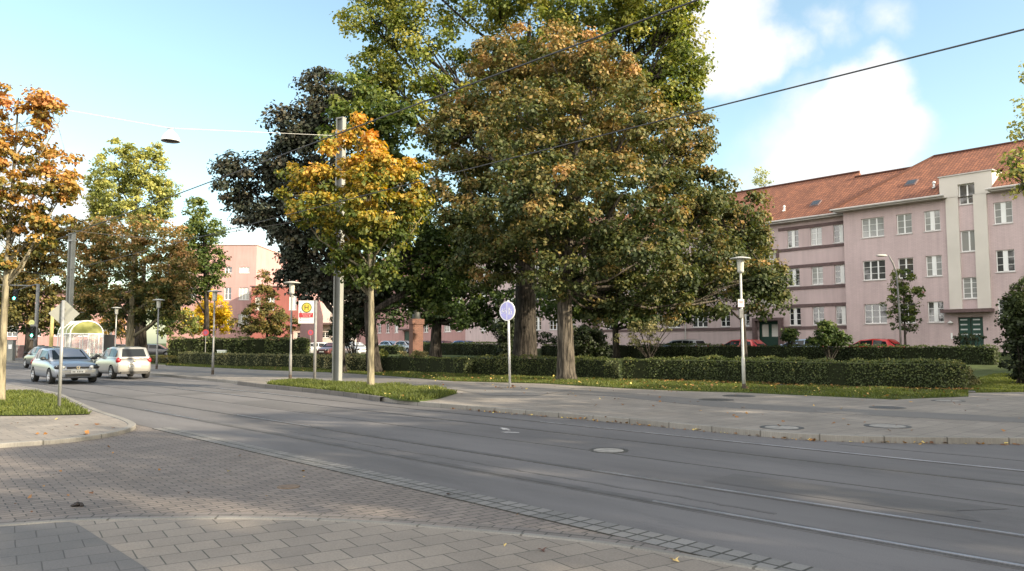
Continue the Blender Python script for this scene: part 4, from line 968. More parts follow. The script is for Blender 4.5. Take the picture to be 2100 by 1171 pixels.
for wx_ in (-.075, .075): sline(b, [(bx+wx_+.052*cos(a), -.03+.052*sin(a)) for a in np.linspace(0, 2*pi, 15)], .007)
sline(b, [(bx-.075, -.03), (bx-.04, .05), (bx+.045, .05), (bx-.005, -.03), (bx-.075, -.03)], .007); sline(b, [(bx+.075, -.03), (bx+.04, .085), (bx+.07, .09)], .007); sline(b, [(bx-.005, -.03), (bx-.045, .07)], .007); sline(b, [(bx-.07, .075), (bx-.02, .075)], .009)
px_ = .13                                # adult and child (right half)
sline(b, [(px_-.03, .12), (px_-.032, .02)], .022); sline(b, [(px_-.035, .02), (px_-.055, -.13)], .013); sline(b, [(px_-.03, .02), (px_-.0, -.13)], .013); sline(b, [(px_-.03, .11), (px_+.03, .01)], .011); sline(b, [(px_-.03, .165), (px_-.03, .17)], .03)
sline(b, [(px_+.075, .0), (px_+.075, -.05)], .018); sline(b, [(px_+.07, -.05), (px_+.055, -.13)], .010); sline(b, [(px_+.08, -.05), (px_+.10, -.13)], .010); sline(b, [(px_+.075, .045), (px_+.075, .05)], .022)
b.build('sign_symbol', m_swhite, r)
# diamond priority sign, seen from the back
g = G(121, 838, .1); r = thing('priority_sign', 'back of a diamond shaped sign on a grey pole at the grass corner', 'traffic sign', g)
MB().tube([(g[0], g[1], 0), (g[0], g[1], 2.74)], .038, 12).build('pole', m_galv, r, smooth=True)
cz = 2.42; s_ = .335; b = MB(); M = Matrix.Rotation(radians(30), 3, 'Z') @ Matrix.Rotation(pi/4, 3, 'Y')
b.box((g[0]-.005, g[1]+.06, cz), (s_*1.4142, .006, s_*1.4142), M=M); b.build('sign_plate', mat('sign back aluminium', (.17, .175, .155), .7, .06, 3), r, bevel=.0)
b = MB()
for dz in (.12, -.12): b.box((g[0], g[1]+.02, cz+dz), (.10, .06, .03)); 
b.build('bracket', m_galv, r)
# bus stop post
g = G(645, 780, .1); r = thing('bus_stop_sign', 'bus stop post with white panel, yellow and green H disc and red name strip', 'bus stop sign', g)
MB().tube([(g[0], g[1], .0), (g[0], g[1], 3.52)], .062, 12).build('pole', m_galvd, r, smooth=True)
cx, cy = g[0]-.40, g[1]-.03
MB().box((cx, cy, 3.02), (.66, .04, .98)).build('panel', mat('sign panel grey white', (.55, .55, .54), .45, .08, 3), r)
b = MB(); b.lathe([(0, -.030), (.215, -.030), (.215, -.01)], (cx+.02, cy, 3.21), 32, 'y'); gr = b.build('stop_disc', mat('sign green', (.05, .10, .02), .5, .05, 5), r)
b = MB(); b.lathe([(0, -.034), (.178, -.034), (.178, -.02)], (cx+.02, cy, 3.21), 32, 'y'); b.build('disc_face', mat('sign yellow', (.50, .36, .04), .5, .1, 5), gr)
b = MB(); 
for dx in (-.068, .068): b.box((cx+.02+dx, cy-.037, 3.21), (.036, .006, .20))
b.box((cx+.02, cy-.037, 3.21), (.10, .0055, .036)); b.build('letter_h', mat('sign letter green', (.10, .10, .02), .5, .0), gr)
MB().box((cx, cy-.022, 2.885), (.60, .012, .20)).build('name_strip', mat('sign red', (.30, .02, .025), .5, .08, 5), r)
b = MB(); xx = cx-.18
for i, w in enumerate((.05, .02, .03, .045, .03, .04, .03, .02, .04, .05)): b.box((xx+w/2, cy-.030, 2.935), (w*.8, .005, .032)); xx += w+.008
xx = cx-.14
for i, w in enumerate((.05, .03, .03, .045, .03, .02)): b.box((xx+w/2, cy-.030, 2.845), (w*.8, .005, .032)); xx += w+.008
b.box((cx+.16, cy-.030, 2.853), (.04, .005, .06)); b.build('name_lettering', mat('sign lettering pale', (.55, .32, .32), .6, 0), r)
b = MB(); 
for j, zz_ in enumerate((2.755, 2.665)):
    b.box((cx-.23, cy-.024, zz_), (.05, .008, .045)); xx = cx-.15
    for w in (.03, .05, .04, .05, .03, .05): b.box((xx+w/2, cy-.024, zz_), (w*.8, .006, .022)); xx += w+.01
b.box((cx-.23, cy-.024, 3.03), (.06, .008, .06)); b.build('line_lettering', mat('faded sign print', (.22, .2, .24), .6, 0), r)
# bus shelter
gx = Vector((-31.1, 57.2, .1)); r = thing('bus_shelter', 'white framed bus shelter with barrel roof and glass walls', 'bus shelter', gx); A = lambda x, y, z: (gx.x+x, gx.y+y, gx.z+z)
m_fr = mat('white frame paint', (.74, .74, .72), .5, .05, 4); m_roofg, ntg, bg_ = newmat('tinted roof glazing'); bg_.inputs['Base Color'].default_value = (.36, .37, .13, 1); bg_.inputs['Roughness'].default_value = .35
trn = N(ntg, 'ShaderNodeBsdfTranslucent'); trn.inputs[0].default_value = (.55, .55, .2, 1); mxs = N(ntg, 'ShaderNodeMixShader'); mxs.inputs[0].default_value = .5
ntg.links.new(bg_.outputs[0], mxs.inputs[1]); ntg.links.new(trn.outputs[0], mxs.inputs[2]); ntg.links.new(mxs.outputs[0], ntg.nodes['Material Output'].inputs[0])
m_clear, ntc, bc = newmat('shelter glass'); bc.inputs['Base Color'].default_value = (.8, .85, .85, 1); bc.inputs['Roughness'].default_value = .05; bc.inputs['Alpha'].default_value = .22
# barrel axis runs away along the road; end arch faces the viewer
ax = Vector((RD[0], RD[1], 0)); ay = Vector((RN[0], RN[1], 0)); Wd = 1.1; Ln = 3.4; zE = 2.25
def Bp(u, v, z): q = gx+ax*u+ay*v; return (q.x, q.y, gx.z+z)
b = MB()
for u in (0, Ln*.33, Ln*.66, Ln):
    for v in (-Wd, Wd): b.tube([Bp(u, v, 0), Bp(u, v, zE)], .045, 8)
    arc = [Bp(u, -Wd*cos(t), zE+.95*sin(t)) for t in np.linspace(0, pi, 13)]; b.tube(arc, .045, 8)
for v in (-Wd, Wd): b.tube([Bp(0, v, zE), Bp(Ln, v, zE)], .05, 8); b.tube([Bp(0, v, .35), Bp(Ln, v, .35)], .03, 6)
for u in (0, Ln): b.tube([Bp(u, -Wd, zE), Bp(u, Wd, zE)], .05, 8)
for v in (-.45, .1): b.tube([Bp(0, v, .3), Bp(0, v, zE)], .03, 6)
for u in np.arange(.35, Ln, .38): b.tube([Bp(u, -Wd, .2), Bp(u, -Wd, zE)], .022, 6)
b.build('frame', m_fr, r)
b = MB(); n = 12
for i in range(n):
    t0, t1 = pi*i/n, pi*(i+1)/n
    b.add([Bp(0.02, -Wd*cos(t0), zE+.93*sin(t0)), Bp(0.02, -Wd*cos(t1), zE+.93*sin(t1)), Bp(Ln, -Wd*cos(t1), zE+.93*sin(t1)), Bp(Ln, -Wd*cos(t0), zE+.93*sin(t0))], [(0, 1, 2, 3)])
b.build('roof', m_roofg, r)
b = MB(); b.add([Bp(.01, -Wd*cos(t), zE+.90*sin(t)) for t in np.linspace(0, pi, 17)], [tuple(range(17))]); b.build('gable_panel', m_roofg, r); b = MB(); b.add([Bp(Ln-.01, -Wd*cos(t), zE+.90*sin(t)) for t in np.linspace(0, pi, 17)], [tuple(range(17))]); b.build('gable_panel', m_roofg, r)
b = MB(); b.add([Bp(.0, -Wd, .3), Bp(.0, Wd, .3), Bp(.0, Wd, zE-.05), Bp(.0, -Wd, zE-.05)], [(0, 1, 2, 3)]); b.add([Bp(0, Wd, .3), Bp(Ln, Wd, .3), Bp(Ln, Wd, zE-.05), Bp(0, Wd, zE-.05)], [(0, 1, 2, 3)]); b.build('glass_wall', m_clear, r)
b = MB()
for (v, z) in ((-.75, .9), (-.1, 1.0), (.5, 1.5), (.2, .6)):
    for a in (.6, 2.4, 1.6): b.tube([Bp(-.02, v, z), Bp(-.02, v+.16*cos(a), z+.16*sin(a))], .022, 5)
b.build('glass_sticker', m_fr, r)
MB().box(Bp(Ln*.5, .55, .45), (1.6, .4, .06), rz=RA+pi/2).build('bench', m_brown, r)
g = G(222, 747, .1); r = thing('advertising_panel', 'black backed display panel standing right of the bus shelter', 'display panel', g)
MB().box((g[0], g[1], 1.35), (.75, .14, 1.9)).build('panel', m_blackp, r); b = MB(); b.box((g[0]-.3, g[1], .25), (.06, .08, .4)); b.box((g[0]+.3, g[1], .25), (.06, .08, .4)); b.build('leg', m_galv, r)
# traffic lights at the crossing
m_green = emit('green signal lamp', (.10, 1.0, .62), 6.0); m_house = mat('signal housing', (.018, .022, .018), .6, .1, 5)
def signal(x, y, zg, label, pole=True, back=True):
    r = thing('traffic_light', label, 'traffic light', (x, y, zg-.6), 0, 'green traffic lights')
    b = MB(); b.box((x, y, zg+.30), (.34, .22, .98)); 
    b.build('housing', m_house, r)
    if back: MB().box((x, y+.13, zg+.30), (.62, .02, 1.3)).build('backboard', m_galvd, r)
    for i in range(3):
        z = zg+i*.30; b = MB(); b.lathe([(.135, -.20), (.14, -.11)], (x, y, z), 18, 'y'); b.build('visor', m_house, r)
        b = MB(); b.lathe([(0, -.125), (.12, -.12)], (x, y, z), 18, 'y'); b.build('signal_lamp', m_green if i == 0 else m_blackp, r)
    return r
x, y, z = P(31, 612, 66); signal(x, y, z, 'green traffic light hanging over the road on an arm', back=False)
wire('overhead_gantry', [P(-60, 583, 66), P(62, 586, 68), P(75, 583, 70)], .06, m_galvd, 'grey horizontal arm holding the hanging traffic light'); wire('gantry_strut', [P(33, 596, 66.0), P(60, 586, 67.8)], .035, m_galvd, 'short slanted strut above the hanging traffic light')
x, y, z = P(67, 688, 67); signal(x, y, z, 'green traffic light on the thick grey mast at the crossing')
gg = P(73, 700, 69); r = thing('signal_mast', 'thick grey mast at the crossing behind the green traffic light', 'mast', (gg[0], gg[1], .1)); MB().tube([(gg[0], gg[1], 0), (gg[0], gg[1], 6.9)], [.17, .13], 12).build('pole', m_galvd, r, smooth=True)
x, y, z = P(68, 662, 67.4); MB().lathe([(0, -.03), (.25, -.03), (.25, 0), (0, 0)], (x, y-.2, z), 16, 'y').build('round_sign', mat('yellowed sign', (.62, .64, .25), .5, .2, 5), r)
g = P(20, 730, 70); r = thing('utility_cabinet', 'grey utility cabinet beside the far left pavement', 'utility cabinet', (g[0], g[1], .1)); MB().box((g[0], g[1], 1.0), (.75, .45, 1.8)).build('housing', m_concrete, r, bevel=.02); MB().box((g[0]+.15, g[1]-.24, 1.35), (.3, .02, .4)).build('notice', m_white, r); MB().box((g[0], g[1], 1.93), (.82, .52, .06)).build('lid', m_galvd, r)
r = thing('low_wall', 'low dark brown wall beyond the crossing at the far left', 'wall', (-52, 84, .1)); b = MB(); b.box((-60, 84.3, .75), (19, .35, 1.3)); b.build('wall', m_brown, r); MB().box((-60, 84.3, 1.43), (19.1, .45, .08)).build('coping', m_concrete, r)
# wooden stake-like pole
g = P(103, 740, 56); r = thing('wooden_post', 'yellowish bare wooden post behind the diamond sign', 'post', (g[0], g[1], .1)); MB().tube([(g[0], g[1], 0), (g[0]+.02, g[1], 4.2)], [.14, .11], 10).build('post', mat('yellow wood', (.42, .34, .13), .8, .2, 4), r, smooth=True)
# no-stopping roundels near the yellow tree
for px, py, Y, lb, mm in ((422, 682, 72, 'small round red rimmed sign before the yellow tree', 'red'), (637, 682, 84, 'small round red sign on a thin post behind the bus stop sign', 'red')):
    x, y, z = P(px, py, Y); zb = H(x, y); r = thing('parking_sign', lb, 'traffic sign', (x, y, zb)); MB().tube([(x, y, zb-.1), (x, y, z+.3)], .035, 8).build('pole', m_galvd, r)
    MB().lathe([(0, -.05), (.29, -.05), (.29, -.03), (0, -.03)], (x, y, z), 20, 'y').build('sign_plate', mat('sign rim red', (.42, .05, .05), .5, .05, 5), r); MB().lathe([(0, -.055), (.2, -.054)], (x, y, z), 20, 'y').build('sign_face', mat('sign blue face', (.22, .07, .14), .5, .1, 5), r)
# white cable box near the hedge
g = P(455, 722, 58); r = thing('cable_box', 'small pale green box standing behind the low hedge', 'cable box', (g[0], g[1], .1)); MB().box((g[0], g[1], .62), (.62, .3, 1.0)).build('housing', mat('pale green box', (.55, .60, .50), .6, .05, 5), r, bevel=.03); MB().box((g[0], g[1], 1.14), (.66, .34, .05)).build('lid', m_white, r)
# brick pillar with statue
m_brk = brickmat('brick pillar', (.33, .135, .09), (.25, .10, .07), (.10, .07, .055), .24, .08, .01, coord='Object', stain=.3)
m_bronze = mat('dark bronze', (.045, .048, .045), .6, .25, 3, metal=.4)
g = P(853, 720, 52); r = thing('monument', 'dark statue standing on a tall brown brick pillar between the trees', 'monument', (g[0], g[1], .1)); gx_, gy_ = g[0], g[1]
M = Matrix.Rotation(radians(28), 3, 'Z')
bk = brickmat('monument brick', (.22, .10, .07), (.165, .075, .055), (.08, .06, .05), .24, .08, .012, coord='UV', stain=.3)
def uvbox(name, c, d, M, m, par):
    o_ = MB().box(c, d, M=M).build(name, m, par); uvl = o_.data.uv_layers.new(name='UVMap'); c0 = rootloc(par)
    for p in o_.data.polygons:
        ax_ = Vector((0, 0, 1)).cross(p.normal); ax_ = ax_.normalized() if ax_.length > .1 else Vector((1, 0, 0))
        for li in p.loop_indices: v = o_.data.vertices[o_.data.loops[li].vertex_index].co; uvl.data[li].uv = (v.dot(ax_), v.z)
    return o_
uvbox('pillar', (gx_, gy_, 1.5), (.72, .72, 3.0), M, bk, r); uvbox('pillar_cap', (gx_, gy_, 3.1), (.84, .84, .35), M, bk, r); uvbox('plinth', (gx_, gy_, .3), (1.1, 1.1, .7), M, bk, r)
b = MB(); zb = 3.28
b.lathe([(.0, 0), (.33, 0), (.33, .06), (.25, .08), (.27, .5), (.24, .85), (.22, 1.0), (.27, 1.15), (.25, 1.32), (.10, 1.42), (.075, 1.48)], (gx_, gy_, zb), 16); b.ell((gx_, gy_-.02, zb+1.60), (.10, .12, .145), 12, 10); b.tube([(gx_-.24, gy_, zb+1.28), (gx_-.33, gy_-.08, zb+.98), (gx_-.14, gy_-.25, zb+.86)], [.075, .065, .05], 8); b.tube([(gx_+.24, gy_, zb+1.28), (gx_+.34, gy_-.02, zb+.95), (gx_+.28, gy_-.12, zb+.66)], [.075, .065, .05], 8)
b.build('statue', m_bronze, r, smooth=True)
# curved lamp by the pear tree
g = P(1847, 690, 49.5); zb = H(g[0], g[1]); r = thing('curved_street_lamp', 'grey curved arm street lamp beside the slim pear tree', 'street lamp', (g[0], g[1], zb))
tpz = P(1838, 545, 49.5); h1 = P(1808, 524, 49.0)
MB().tube([(g[0], g[1], zb-.1), (g[0]-.02, g[1], zb+3.2), (tpz[0], tpz[1], tpz[2]-.5), (tpz[0]-.25, tpz[1]-.1, tpz[2]+.15), (tpz[0]-.6, tpz[1]-.3, h1[2]+.02)], [.075, .06, .05, .045, .04], 10).build('pole', m_galvd, r, smooth=True)
MB().ell((h1[0], h1[1], h1[2]), (.36, .13, .085), 14, 8).build('lamp_head', m_lampw, r, smooth=True)
# ================================================================ VEGETATION
bk_grey = mat('grey bark', (.072, .062, .050), .95, .6, 3, bump=1.0, bscale=9, stretch=(5, 5, .7))
bk_dark = mat('dark furrowed bark', (.036, .031, .026), .95, .6, 3, bump=1.0, bscale=9, stretch=(5, 5, .7))
bk_pale = mat('pale young bark', (.165, .145, .098), .9, .45, 3, bump=.5, bscale=9, stretch=(3, 3, 1))
lf_bronze = leafmat('bronze green maple leaves', [(0, (.028, .042, .012)), (.3, (.070, .085, .022)), (.5, (.135, .12, .035)), (.72, (.25, .175, .06)), (1, (.37, .205, .08))], .28)
lf_purple = leafmat('dark purple maple leaves', [(0, (.014, .020, .013)), (.4, (.032, .040, .022)), (.75, (.052, .044, .030)), (1, (.10, .085, .035))], .15)
lf_green = leafmat('oak green leaves', [(0, (.035, .065, .012)), (.45, (.10, .13, .024)), (.8, (.21, .225, .045)), (1, (.31, .285, .065))], .38)
lf_mid = leafmat('mid green leaves', [(0, (.022, .040, .010)), (.5, (.06, .095, .020)), (1, (.18, .20, .045))], .35)
lf_orange = leafmat('orange yellow maple leaves', [(0, (.05, .075, .014)), (.30, (.12, .135, .022)), (.52, (.33, .25, .038)), (.78, (.50, .29, .055)), (1, (.50, .225, .06))], .35)
lf_rust = leafmat('rust orange maple leaves', [(0, (.05, .065, .015)), (.25, (.14, .125, .025)), (.5, (.33, .20, .045)), (.8, (.42, .21, .065)), (1, (.44, .18, .07))], .35)
lf_yg = leafmat('yellow green leaves', [(0, (.08, .11, .03)), (.5, (.24, .26, .07)), (1, (.45, .41, .12))], .4)
lf_yel = leafmat('bright yellow leaves', [(0, (.25, .22, .02)), (.5, (.60, .42, .02)), (1, (.75, .50, .03))], .4)
lf_olive = leafmat('olive brown leaves', [(0, (.05, .055, .015)), (.5, (.13, .115, .03)), (1, (.26, .16, .045))], .3)
lf_hedge = leafmat('hedge leaves', [(0, (.014, .022, .007)), (.45, (.045, .064, .018)), (.8, (.11, .13, .04)), (1, (.24, .22, .07))], .3)
lf_hedge2 = leafmat('pale shrub leaves', [(0, (.07, .08, .03)), (.5, (.17, .165, .07)), (1, (.36, .30, .14))], .3)
lf_grass = leafmat('grass blades', [(0, (.045, .055, .014)), (.5, (.095, .12, .024)), (1, (.20, .20, .05))], .4)
lf_litter = leafmat('dry fallen leaves', [(0, (.10, .045, .02)), (.5, (.25, .12, .035)), (.8, (.45, .30, .08)), (1, (.6, .48, .15))], .1)
for q_ in (bk_grey, bk_dark, bk_pale):
    for n_ in q_.node_tree.nodes:
        if n_.bl_idname == 'ShaderNodeBump': n_.inputs['Distance'].default_value = .07
        if n_.bl_idname == 'ShaderNodeMapping': n_.inputs['Scale'].default_value = (4, 4, .55)
        if n_.bl_idname == 'ShaderNodeValToRGB':
            n_.color_ramp.elements[0].position = .4; n_.color_ramp.elements[1].position = .6
def gb(px, py, z=.1): return G(px, py, z)
# --- 1 the big bronze maple in the middle
L1 = [(1130, 125, 130, 80, -1), (1010, 165, 85, 85, 0), (1235, 165, 90, 90, -1), (955, 275, 90, 90, 0), (1110, 270, 130, 110, -4), (1290, 270, 120, 100, -3), (1405, 285, 62, 72, 1), (950, 400, 85, 95, -1), (1090, 410, 140, 100, -5.5), (1270, 410, 140, 100, -5.5), (1420, 400, 80, 85, -1), (1500, 440, 68, 75, 1),
      (1010, 520, 85, 80, -3), (1160, 540, 110, 70, -5), (1320, 530, 120, 75, -5), (1450, 520, 80, 65, -2), (1545, 500, 42, 42, 1), (1568, 600, 44, 52, -.5), (1250, 600, 80, 42, -3), (1400, 600, 75, 45, -1), (1160, 250, 170, 170, 3), (1240, 430, 200, 150, 3.5), (1050, 420, 120, 130, 3.5), (1525, 580, 40, 55, 0), (1460, 612, 75, 40, -1), (1340, 622, 75, 36, -2.5), (1230, 640, 50, 24, -3)]
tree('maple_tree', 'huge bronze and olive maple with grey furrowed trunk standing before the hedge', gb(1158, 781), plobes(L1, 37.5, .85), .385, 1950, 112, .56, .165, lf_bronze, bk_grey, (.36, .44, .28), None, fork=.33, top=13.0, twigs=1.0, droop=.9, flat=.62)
# --- 2 tall green oak behind
L2 = [(770, 60, 75, 85, 1), (860, 100, 90, 95, 0), (755, 165, 50, 60, 1), (900, 200, 60, 60, 0), (830, -70, 120, 100, 1), (985, -30, 120, 120, 0), (1190, -60, 160, 140, 0), (1340, -20, 85, 110, 0), (1385, 120, 70, 85, 0), (1340, 190, 80, 75, 0), (1150, 60, 170, 120, 2), (1050, 200, 160, 120, 3), (1250, 250, 150, 120, 3), (1395, 30, 50, 65, 0), (800, 180, 70, 60, 1), (1330, 80, 90, 100, 1), (1420, 190, 38, 40, 0)]
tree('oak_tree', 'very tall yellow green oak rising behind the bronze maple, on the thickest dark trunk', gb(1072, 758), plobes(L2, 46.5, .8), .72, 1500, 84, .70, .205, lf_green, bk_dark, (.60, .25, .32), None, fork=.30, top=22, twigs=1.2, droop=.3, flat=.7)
# --- 3 green tree on dark leaning trunk
L3 = [(725, 265, 75, 55, -3.5), (800, 290, 75, 75, -2), (720, 190, 50, 40, -2.5), (790, 215, 55, 45, -2), (850, 400, 70, 85, 0), (700, 340, 80, 70, 2), (830, 520, 80, 80, -1), (900, 540, 70, 75, 0), (760, 560, 75, 65, 0), (945, 500, 60, 60, 1), (780, 430, 110, 90, 2), (870, 610, 60, 40, 0)]
tree('deciduous_tree', 'mid green tree on a dark leaning trunk behind the orange maple', gb(772, 764), plobes(L3, 44, .8), .38, 620, 62, .6, .23, lf_mid, bk_dark, (.50, .30, .30), None, fork=.3, lean=(-1.4, 0), top=12)
# --- 4 dark purple maple
L4 = [(650, 185, 45, 45, 1), (690, 230, 60, 60, 0), (600, 270, 58, 50, 0), (640, 330, 80, 70, 0), (560, 350, 60, 50, 0), (492, 385, 48, 42, 0), (470, 345, 26, 26, 0), (600, 420, 85, 75, 0), (520, 435, 45, 35, 0), (640, 500, 75, 75, 0), (610, 550, 45, 45, 0), (700, 430, 75, 100, 0), (690, 560, 65, 65, 0), (740, 600, 60, 50, 1), (650, 600, 50, 35, 0)]
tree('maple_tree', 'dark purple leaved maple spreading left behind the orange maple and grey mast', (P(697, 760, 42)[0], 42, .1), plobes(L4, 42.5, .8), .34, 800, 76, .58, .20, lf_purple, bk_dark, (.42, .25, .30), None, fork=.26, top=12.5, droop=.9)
# --- 5 trees of the back row
def simple(px, pyb, Y, lobes, label, m, bark, r, nc, per=45, rc=.7, size=.26, tint=(.42, .3, .3), group=None, name='deciduous_tree', top=None, fork=.3, **k):
    x, y, z = P(px, pyb, Y); zb = H(x, y) if Y > 30 else .1
    pl = plobes(lobes, Y, .85)
    return tree(name, label, (x, y, zb), pl, r, nc, per, rc, size, m, bark, tint, group, top=top or max(q[2] for q in pl)+.5, fork=fork, **k)
simple(893, 733, 66, [(880, 560, 90, 70), (950, 600, 60, 50), (820, 610, 70, 45), (990, 580, 70, 70), (900, 470, 110, 80), (935, 650, 40, 28, -2), (1010, 625, 50, 35), (880, 640, 40, 24), (1120, 600, 60, 50, 2), (800, 640, 40, 28), (960, 645, 50, 28), (1015, 662, 40, 20), (850, 655, 40, 16)], 'dark green tree on a thick forked trunk right of the brick pillar', lf_mid, bk_dark, .52, 640, tint=(.34, .35, .3))
simple(1262, 737, 62, [(1262, 600, 100, 50), (1190, 600, 80, 55), (1340, 600, 80, 48), (1420, 610, 70, 50), (1260, 530, 160, 70), (1300, 655, 60, 22, -2), (1160, 640, 50, 30, 1), (1390, 640, 60, 22)], 'dark tree on a slim trunk behind the front hedge, right of the grey furrowed trunk', lf_mid, bk_dark, .30, 420, tint=(.34, .35, .3))
simple(1525, 720, 50, [(1500, 560, 70, 55), (1440, 575, 70, 50), (1570, 560, 36, 60), (1500, 480, 80, 60)], 'shaded olive tree behind the street lamp, before the banded house', lf_bronze, bk_dark, .22, 260, tint=(.36, .3, .3))
# --- 6 young orange maple on the grass island
L6 = [(728, 262, 34, 26, 0), (768, 285, 34, 34, 0), (705, 320, 48, 38, 0), (765, 350, 60, 50, -.5), (645, 360, 42, 28, 0), (592, 352, 22, 18, .2), (583, 392, 28, 20, 0), (670, 420, 85, 50, -.4), (760, 435, 80, 60, -.6), (835, 360, 38, 36, .4), (845, 420, 38, 32, 0), (868, 440, 36, 24, .2), (690, 490, 65, 48, 0), (770, 510, 60, 55, -.2), (760, 565, 50, 30, 0), (820, 480, 45, 40, 0), (720, 400, 80, 80, .6), (705, 540, 36, 30, 0)]
tree('maple_tree', 'young orange and yellow maple with a straight pale trunk on the grass island', gb(758, 797, .13), plobes(L6, 27.3, .85), .125, 470, 60, .30, .145, lf_orange, bk_pale, (.38, .80, .24), None, fork=.38, top=9.3, droop=.9, flat=.6)
# --- 7 rust orange maple at the left edge
L7 = [(5, 190, 24, 32, 0), (90, 205, 42, 26, 0), (130, 235, 34, 30, 0), (40, 250, 65, 40, 0), (-20, 260, 60, 60, 0), (55, 320, 70, 45, 0), (130, 345, 36, 30, 0), (-20, 350, 70, 70, 0), (60, 390, 80, 40, -.3), (130, 392, 46, 30, 0), (20, 440, 80, 40, 0), (95, 450, 45, 30, 0), (40, 500, 50, 28, 0), (-60, 450, 80, 80, 0), (-90, 330, 80, 90, 0), (20, 535, 25, 18, 0), (70, 500, 35, 18, 0)]
tree('maple_tree', 'rust orange maple with a pale trunk at the left edge of the picture', gb(3, 820), plobes(L7, 22.1, .85), .115, 350, 60, .25, .12, lf_rust, bk_pale, (.46, .5, .27), None, fork=.40, top=P(5, 190, 22.1)[2], droop=.9, flat=.6)
# --- 8 group of trees on the far left
simple(270, 735, 78, [(250, 310, 26, 28), (235, 350, 45, 50), (300, 345, 42, 45), (270, 400, 85, 60), (330, 400, 35, 40), (205, 395, 24, 50), (270, 440, 80, 50), (320, 320, 16, 26)], 'tall yellow green tree towering behind the round olive tree', lf_yg, bk_grey, .4, 480, 48, .6, .26, (.52, .3, .3), droop=.2)
simple(266, 738, 66, [(210, 500, 55, 60), (290, 490, 90, 55), (270, 560, 110, 70), (180, 560, 45, 70), (360, 560, 52, 70), (270, 620, 100, 45), (360, 620, 40, 38), (190, 630, 30, 35), (250, 660, 35, 20)], 'round olive and orange tree with a pale trunk behind the silver small car', lf_bronze, bk_pale, .36, 760, 60, .56, .21, (.52, .4, .3), fork=.2)
simple(291, 738, 72, [(300, 600, 60, 40), (240, 620, 50, 30), (340, 640, 40, 25), (290, 540, 80, 50)], 'dark trunked tree right of the pale trunk behind the round olive tree', lf_mid, bk_dark, .62, 150, 45, .6, .25, (.3, .3, .3))
simple(420, 735, 76, [(400, 435, 22, 28), (420, 475, 42, 36), (425, 530, 40, 50), (390, 500, 40, 50), (440, 565, 28, 26), (385, 580, 45, 40)], 'dark green tree between the round olive tree and the pink block', lf_mid, bk_dark, .3, 300, 48, .6, .25, (.55, .3, .3))
simple(60, 735, 84, [(60, 540, 60, 45), (110, 510, 55, 40), (130, 470, 30, 30), (30, 590, 60, 45), (110, 590, 75, 60), (60, 640, 70, 35), (140, 640, 50, 30), (-20, 620, 60, 60), (180, 470, 36, 30)], 'rust and olive tree mass behind the traffic lights', lf_olive, bk_dark, .45, 700, 48, .65, .28, (.50, .4, .36))
simple(-30, 735, 92, [(-30, 600, 90, 60), (70, 660, 70, 30), (-80, 520, 60, 60), (150, 665, 50, 22)], 'dark green trees behind the utility cabinet at the far left', lf_mid, bk_dark, .4, 380, 48, .7, .28, (.3, .3, .3))
simple(430, 715, 88, [(435, 640, 34, 34), (405, 655, 34, 30), (450, 665, 30, 22), (430, 610, 20, 14)], 'small bright yellow tree before the pink block', lf_yel, bk_grey, .14, 220, 48, .45, .22, (.5, .3, .3))
simple(405, 715, 84, [(370, 660, 40, 28), (335, 660, 30, 28)], 'yellow green shrub tree left of the bright yellow tree', lf_yg, bk_grey, .12, 120, 45, .45, .22, (.3, .3, .3))
simple(548, 715, 84, [(542, 575, 13, 22), (545, 610, 28, 24), (540, 645, 48, 24), (530, 670, 62, 22), (575, 665, 40, 24)], 'cone shaped olive brown conifer before the red house wing', lf_olive, bk_dark, .16, 330, 45, .4, .2, (.42, .3, .3), name='conifer_tree', fork=.1)
simple(250, 690, 108, [(240, 672, 28, 22), (225, 664, 20, 16)], 'small autumn tree far behind the bus shelter lamps', lf_rust, bk_grey, .12, 70, 40, .5, .25, (.3, .3, .3))
# slim pear tree, shrubs at the houses
simple(1856, 700, 50.5, [(1850, 575, 26, 26), (1830, 620, 18, 26), (1868, 610, 26, 30), (1848, 650, 28, 26), (1870, 655, 18, 24), (1832, 585, 12, 18), (1886, 590, 8, 20)], 'slim dark green pear tree in front of the pink house wall', lf_mid, bk_grey, .09, 150, 40, .24, .13, (.55, .3, .25), name='pear_tree')
def shrub(px, py, Y, lobes, label, m, nc, per=45, rc=.3, size=.14, tint=(.4, .3, .3), name='shrub', core=True):
    x, y, z = P(px, py, Y); zb = H(x, y); r = thing(name, label, 'shrub', (x, y, zb)); pl = plobes(lobes, Y, .9)
    Q, T, C = clump_leaves(pl, nc, per, rc, size, tint=tint); quads_obj('foliage', Q, T, m, r)
    b = MB()
    for j in RNG.choice(len(C), min(16, len(C)), replace=False): e = Vector(C[j]); b.tube([(x+RNG.normal()*.1, y+RNG.normal()*.1, zb-.1), ((x+e.x)/2, (y+e.y)/2, (zb+e.z)/2+.1), e], [.035, .025, .01], 5)
    b.build('stem', bk_dark, r); return r
shrub(1702, 700, 47.5, [(1700, 690, 32, 20), (1690, 672, 18, 14), (1722, 696, 22, 14), (1680, 700, 20, 12)], 'leafy green bush before the banded pink house', lf_mid, 170, rc=.26, tint=(.34, .3, .3))
shrub(1617, 700, 52, [(1620, 688, 14, 12)], 'small dark bush beside the brown porch', lf_mid, 40, tint=(.3, .2, .3))
shrub(1330, 700, 58, [(1320, 680, 45, 22), (1350, 668, 30, 18), (1300, 695, 50, 14), (1380, 660, 22, 10)], 'straggly light rose bush before the long pink house', lf_hedge2, 110, 26, tint=(.35, .3, .35), size=.13)
shrub(1210, 725, 52, [(1205, 700, 34, 34), (1180, 700, 30, 34), (1230, 705, 26, 26)], 'nearly black bush right of the grey furrowed trunk', lf_hedge, 210, size=.15, tint=(.05, .15, .2))
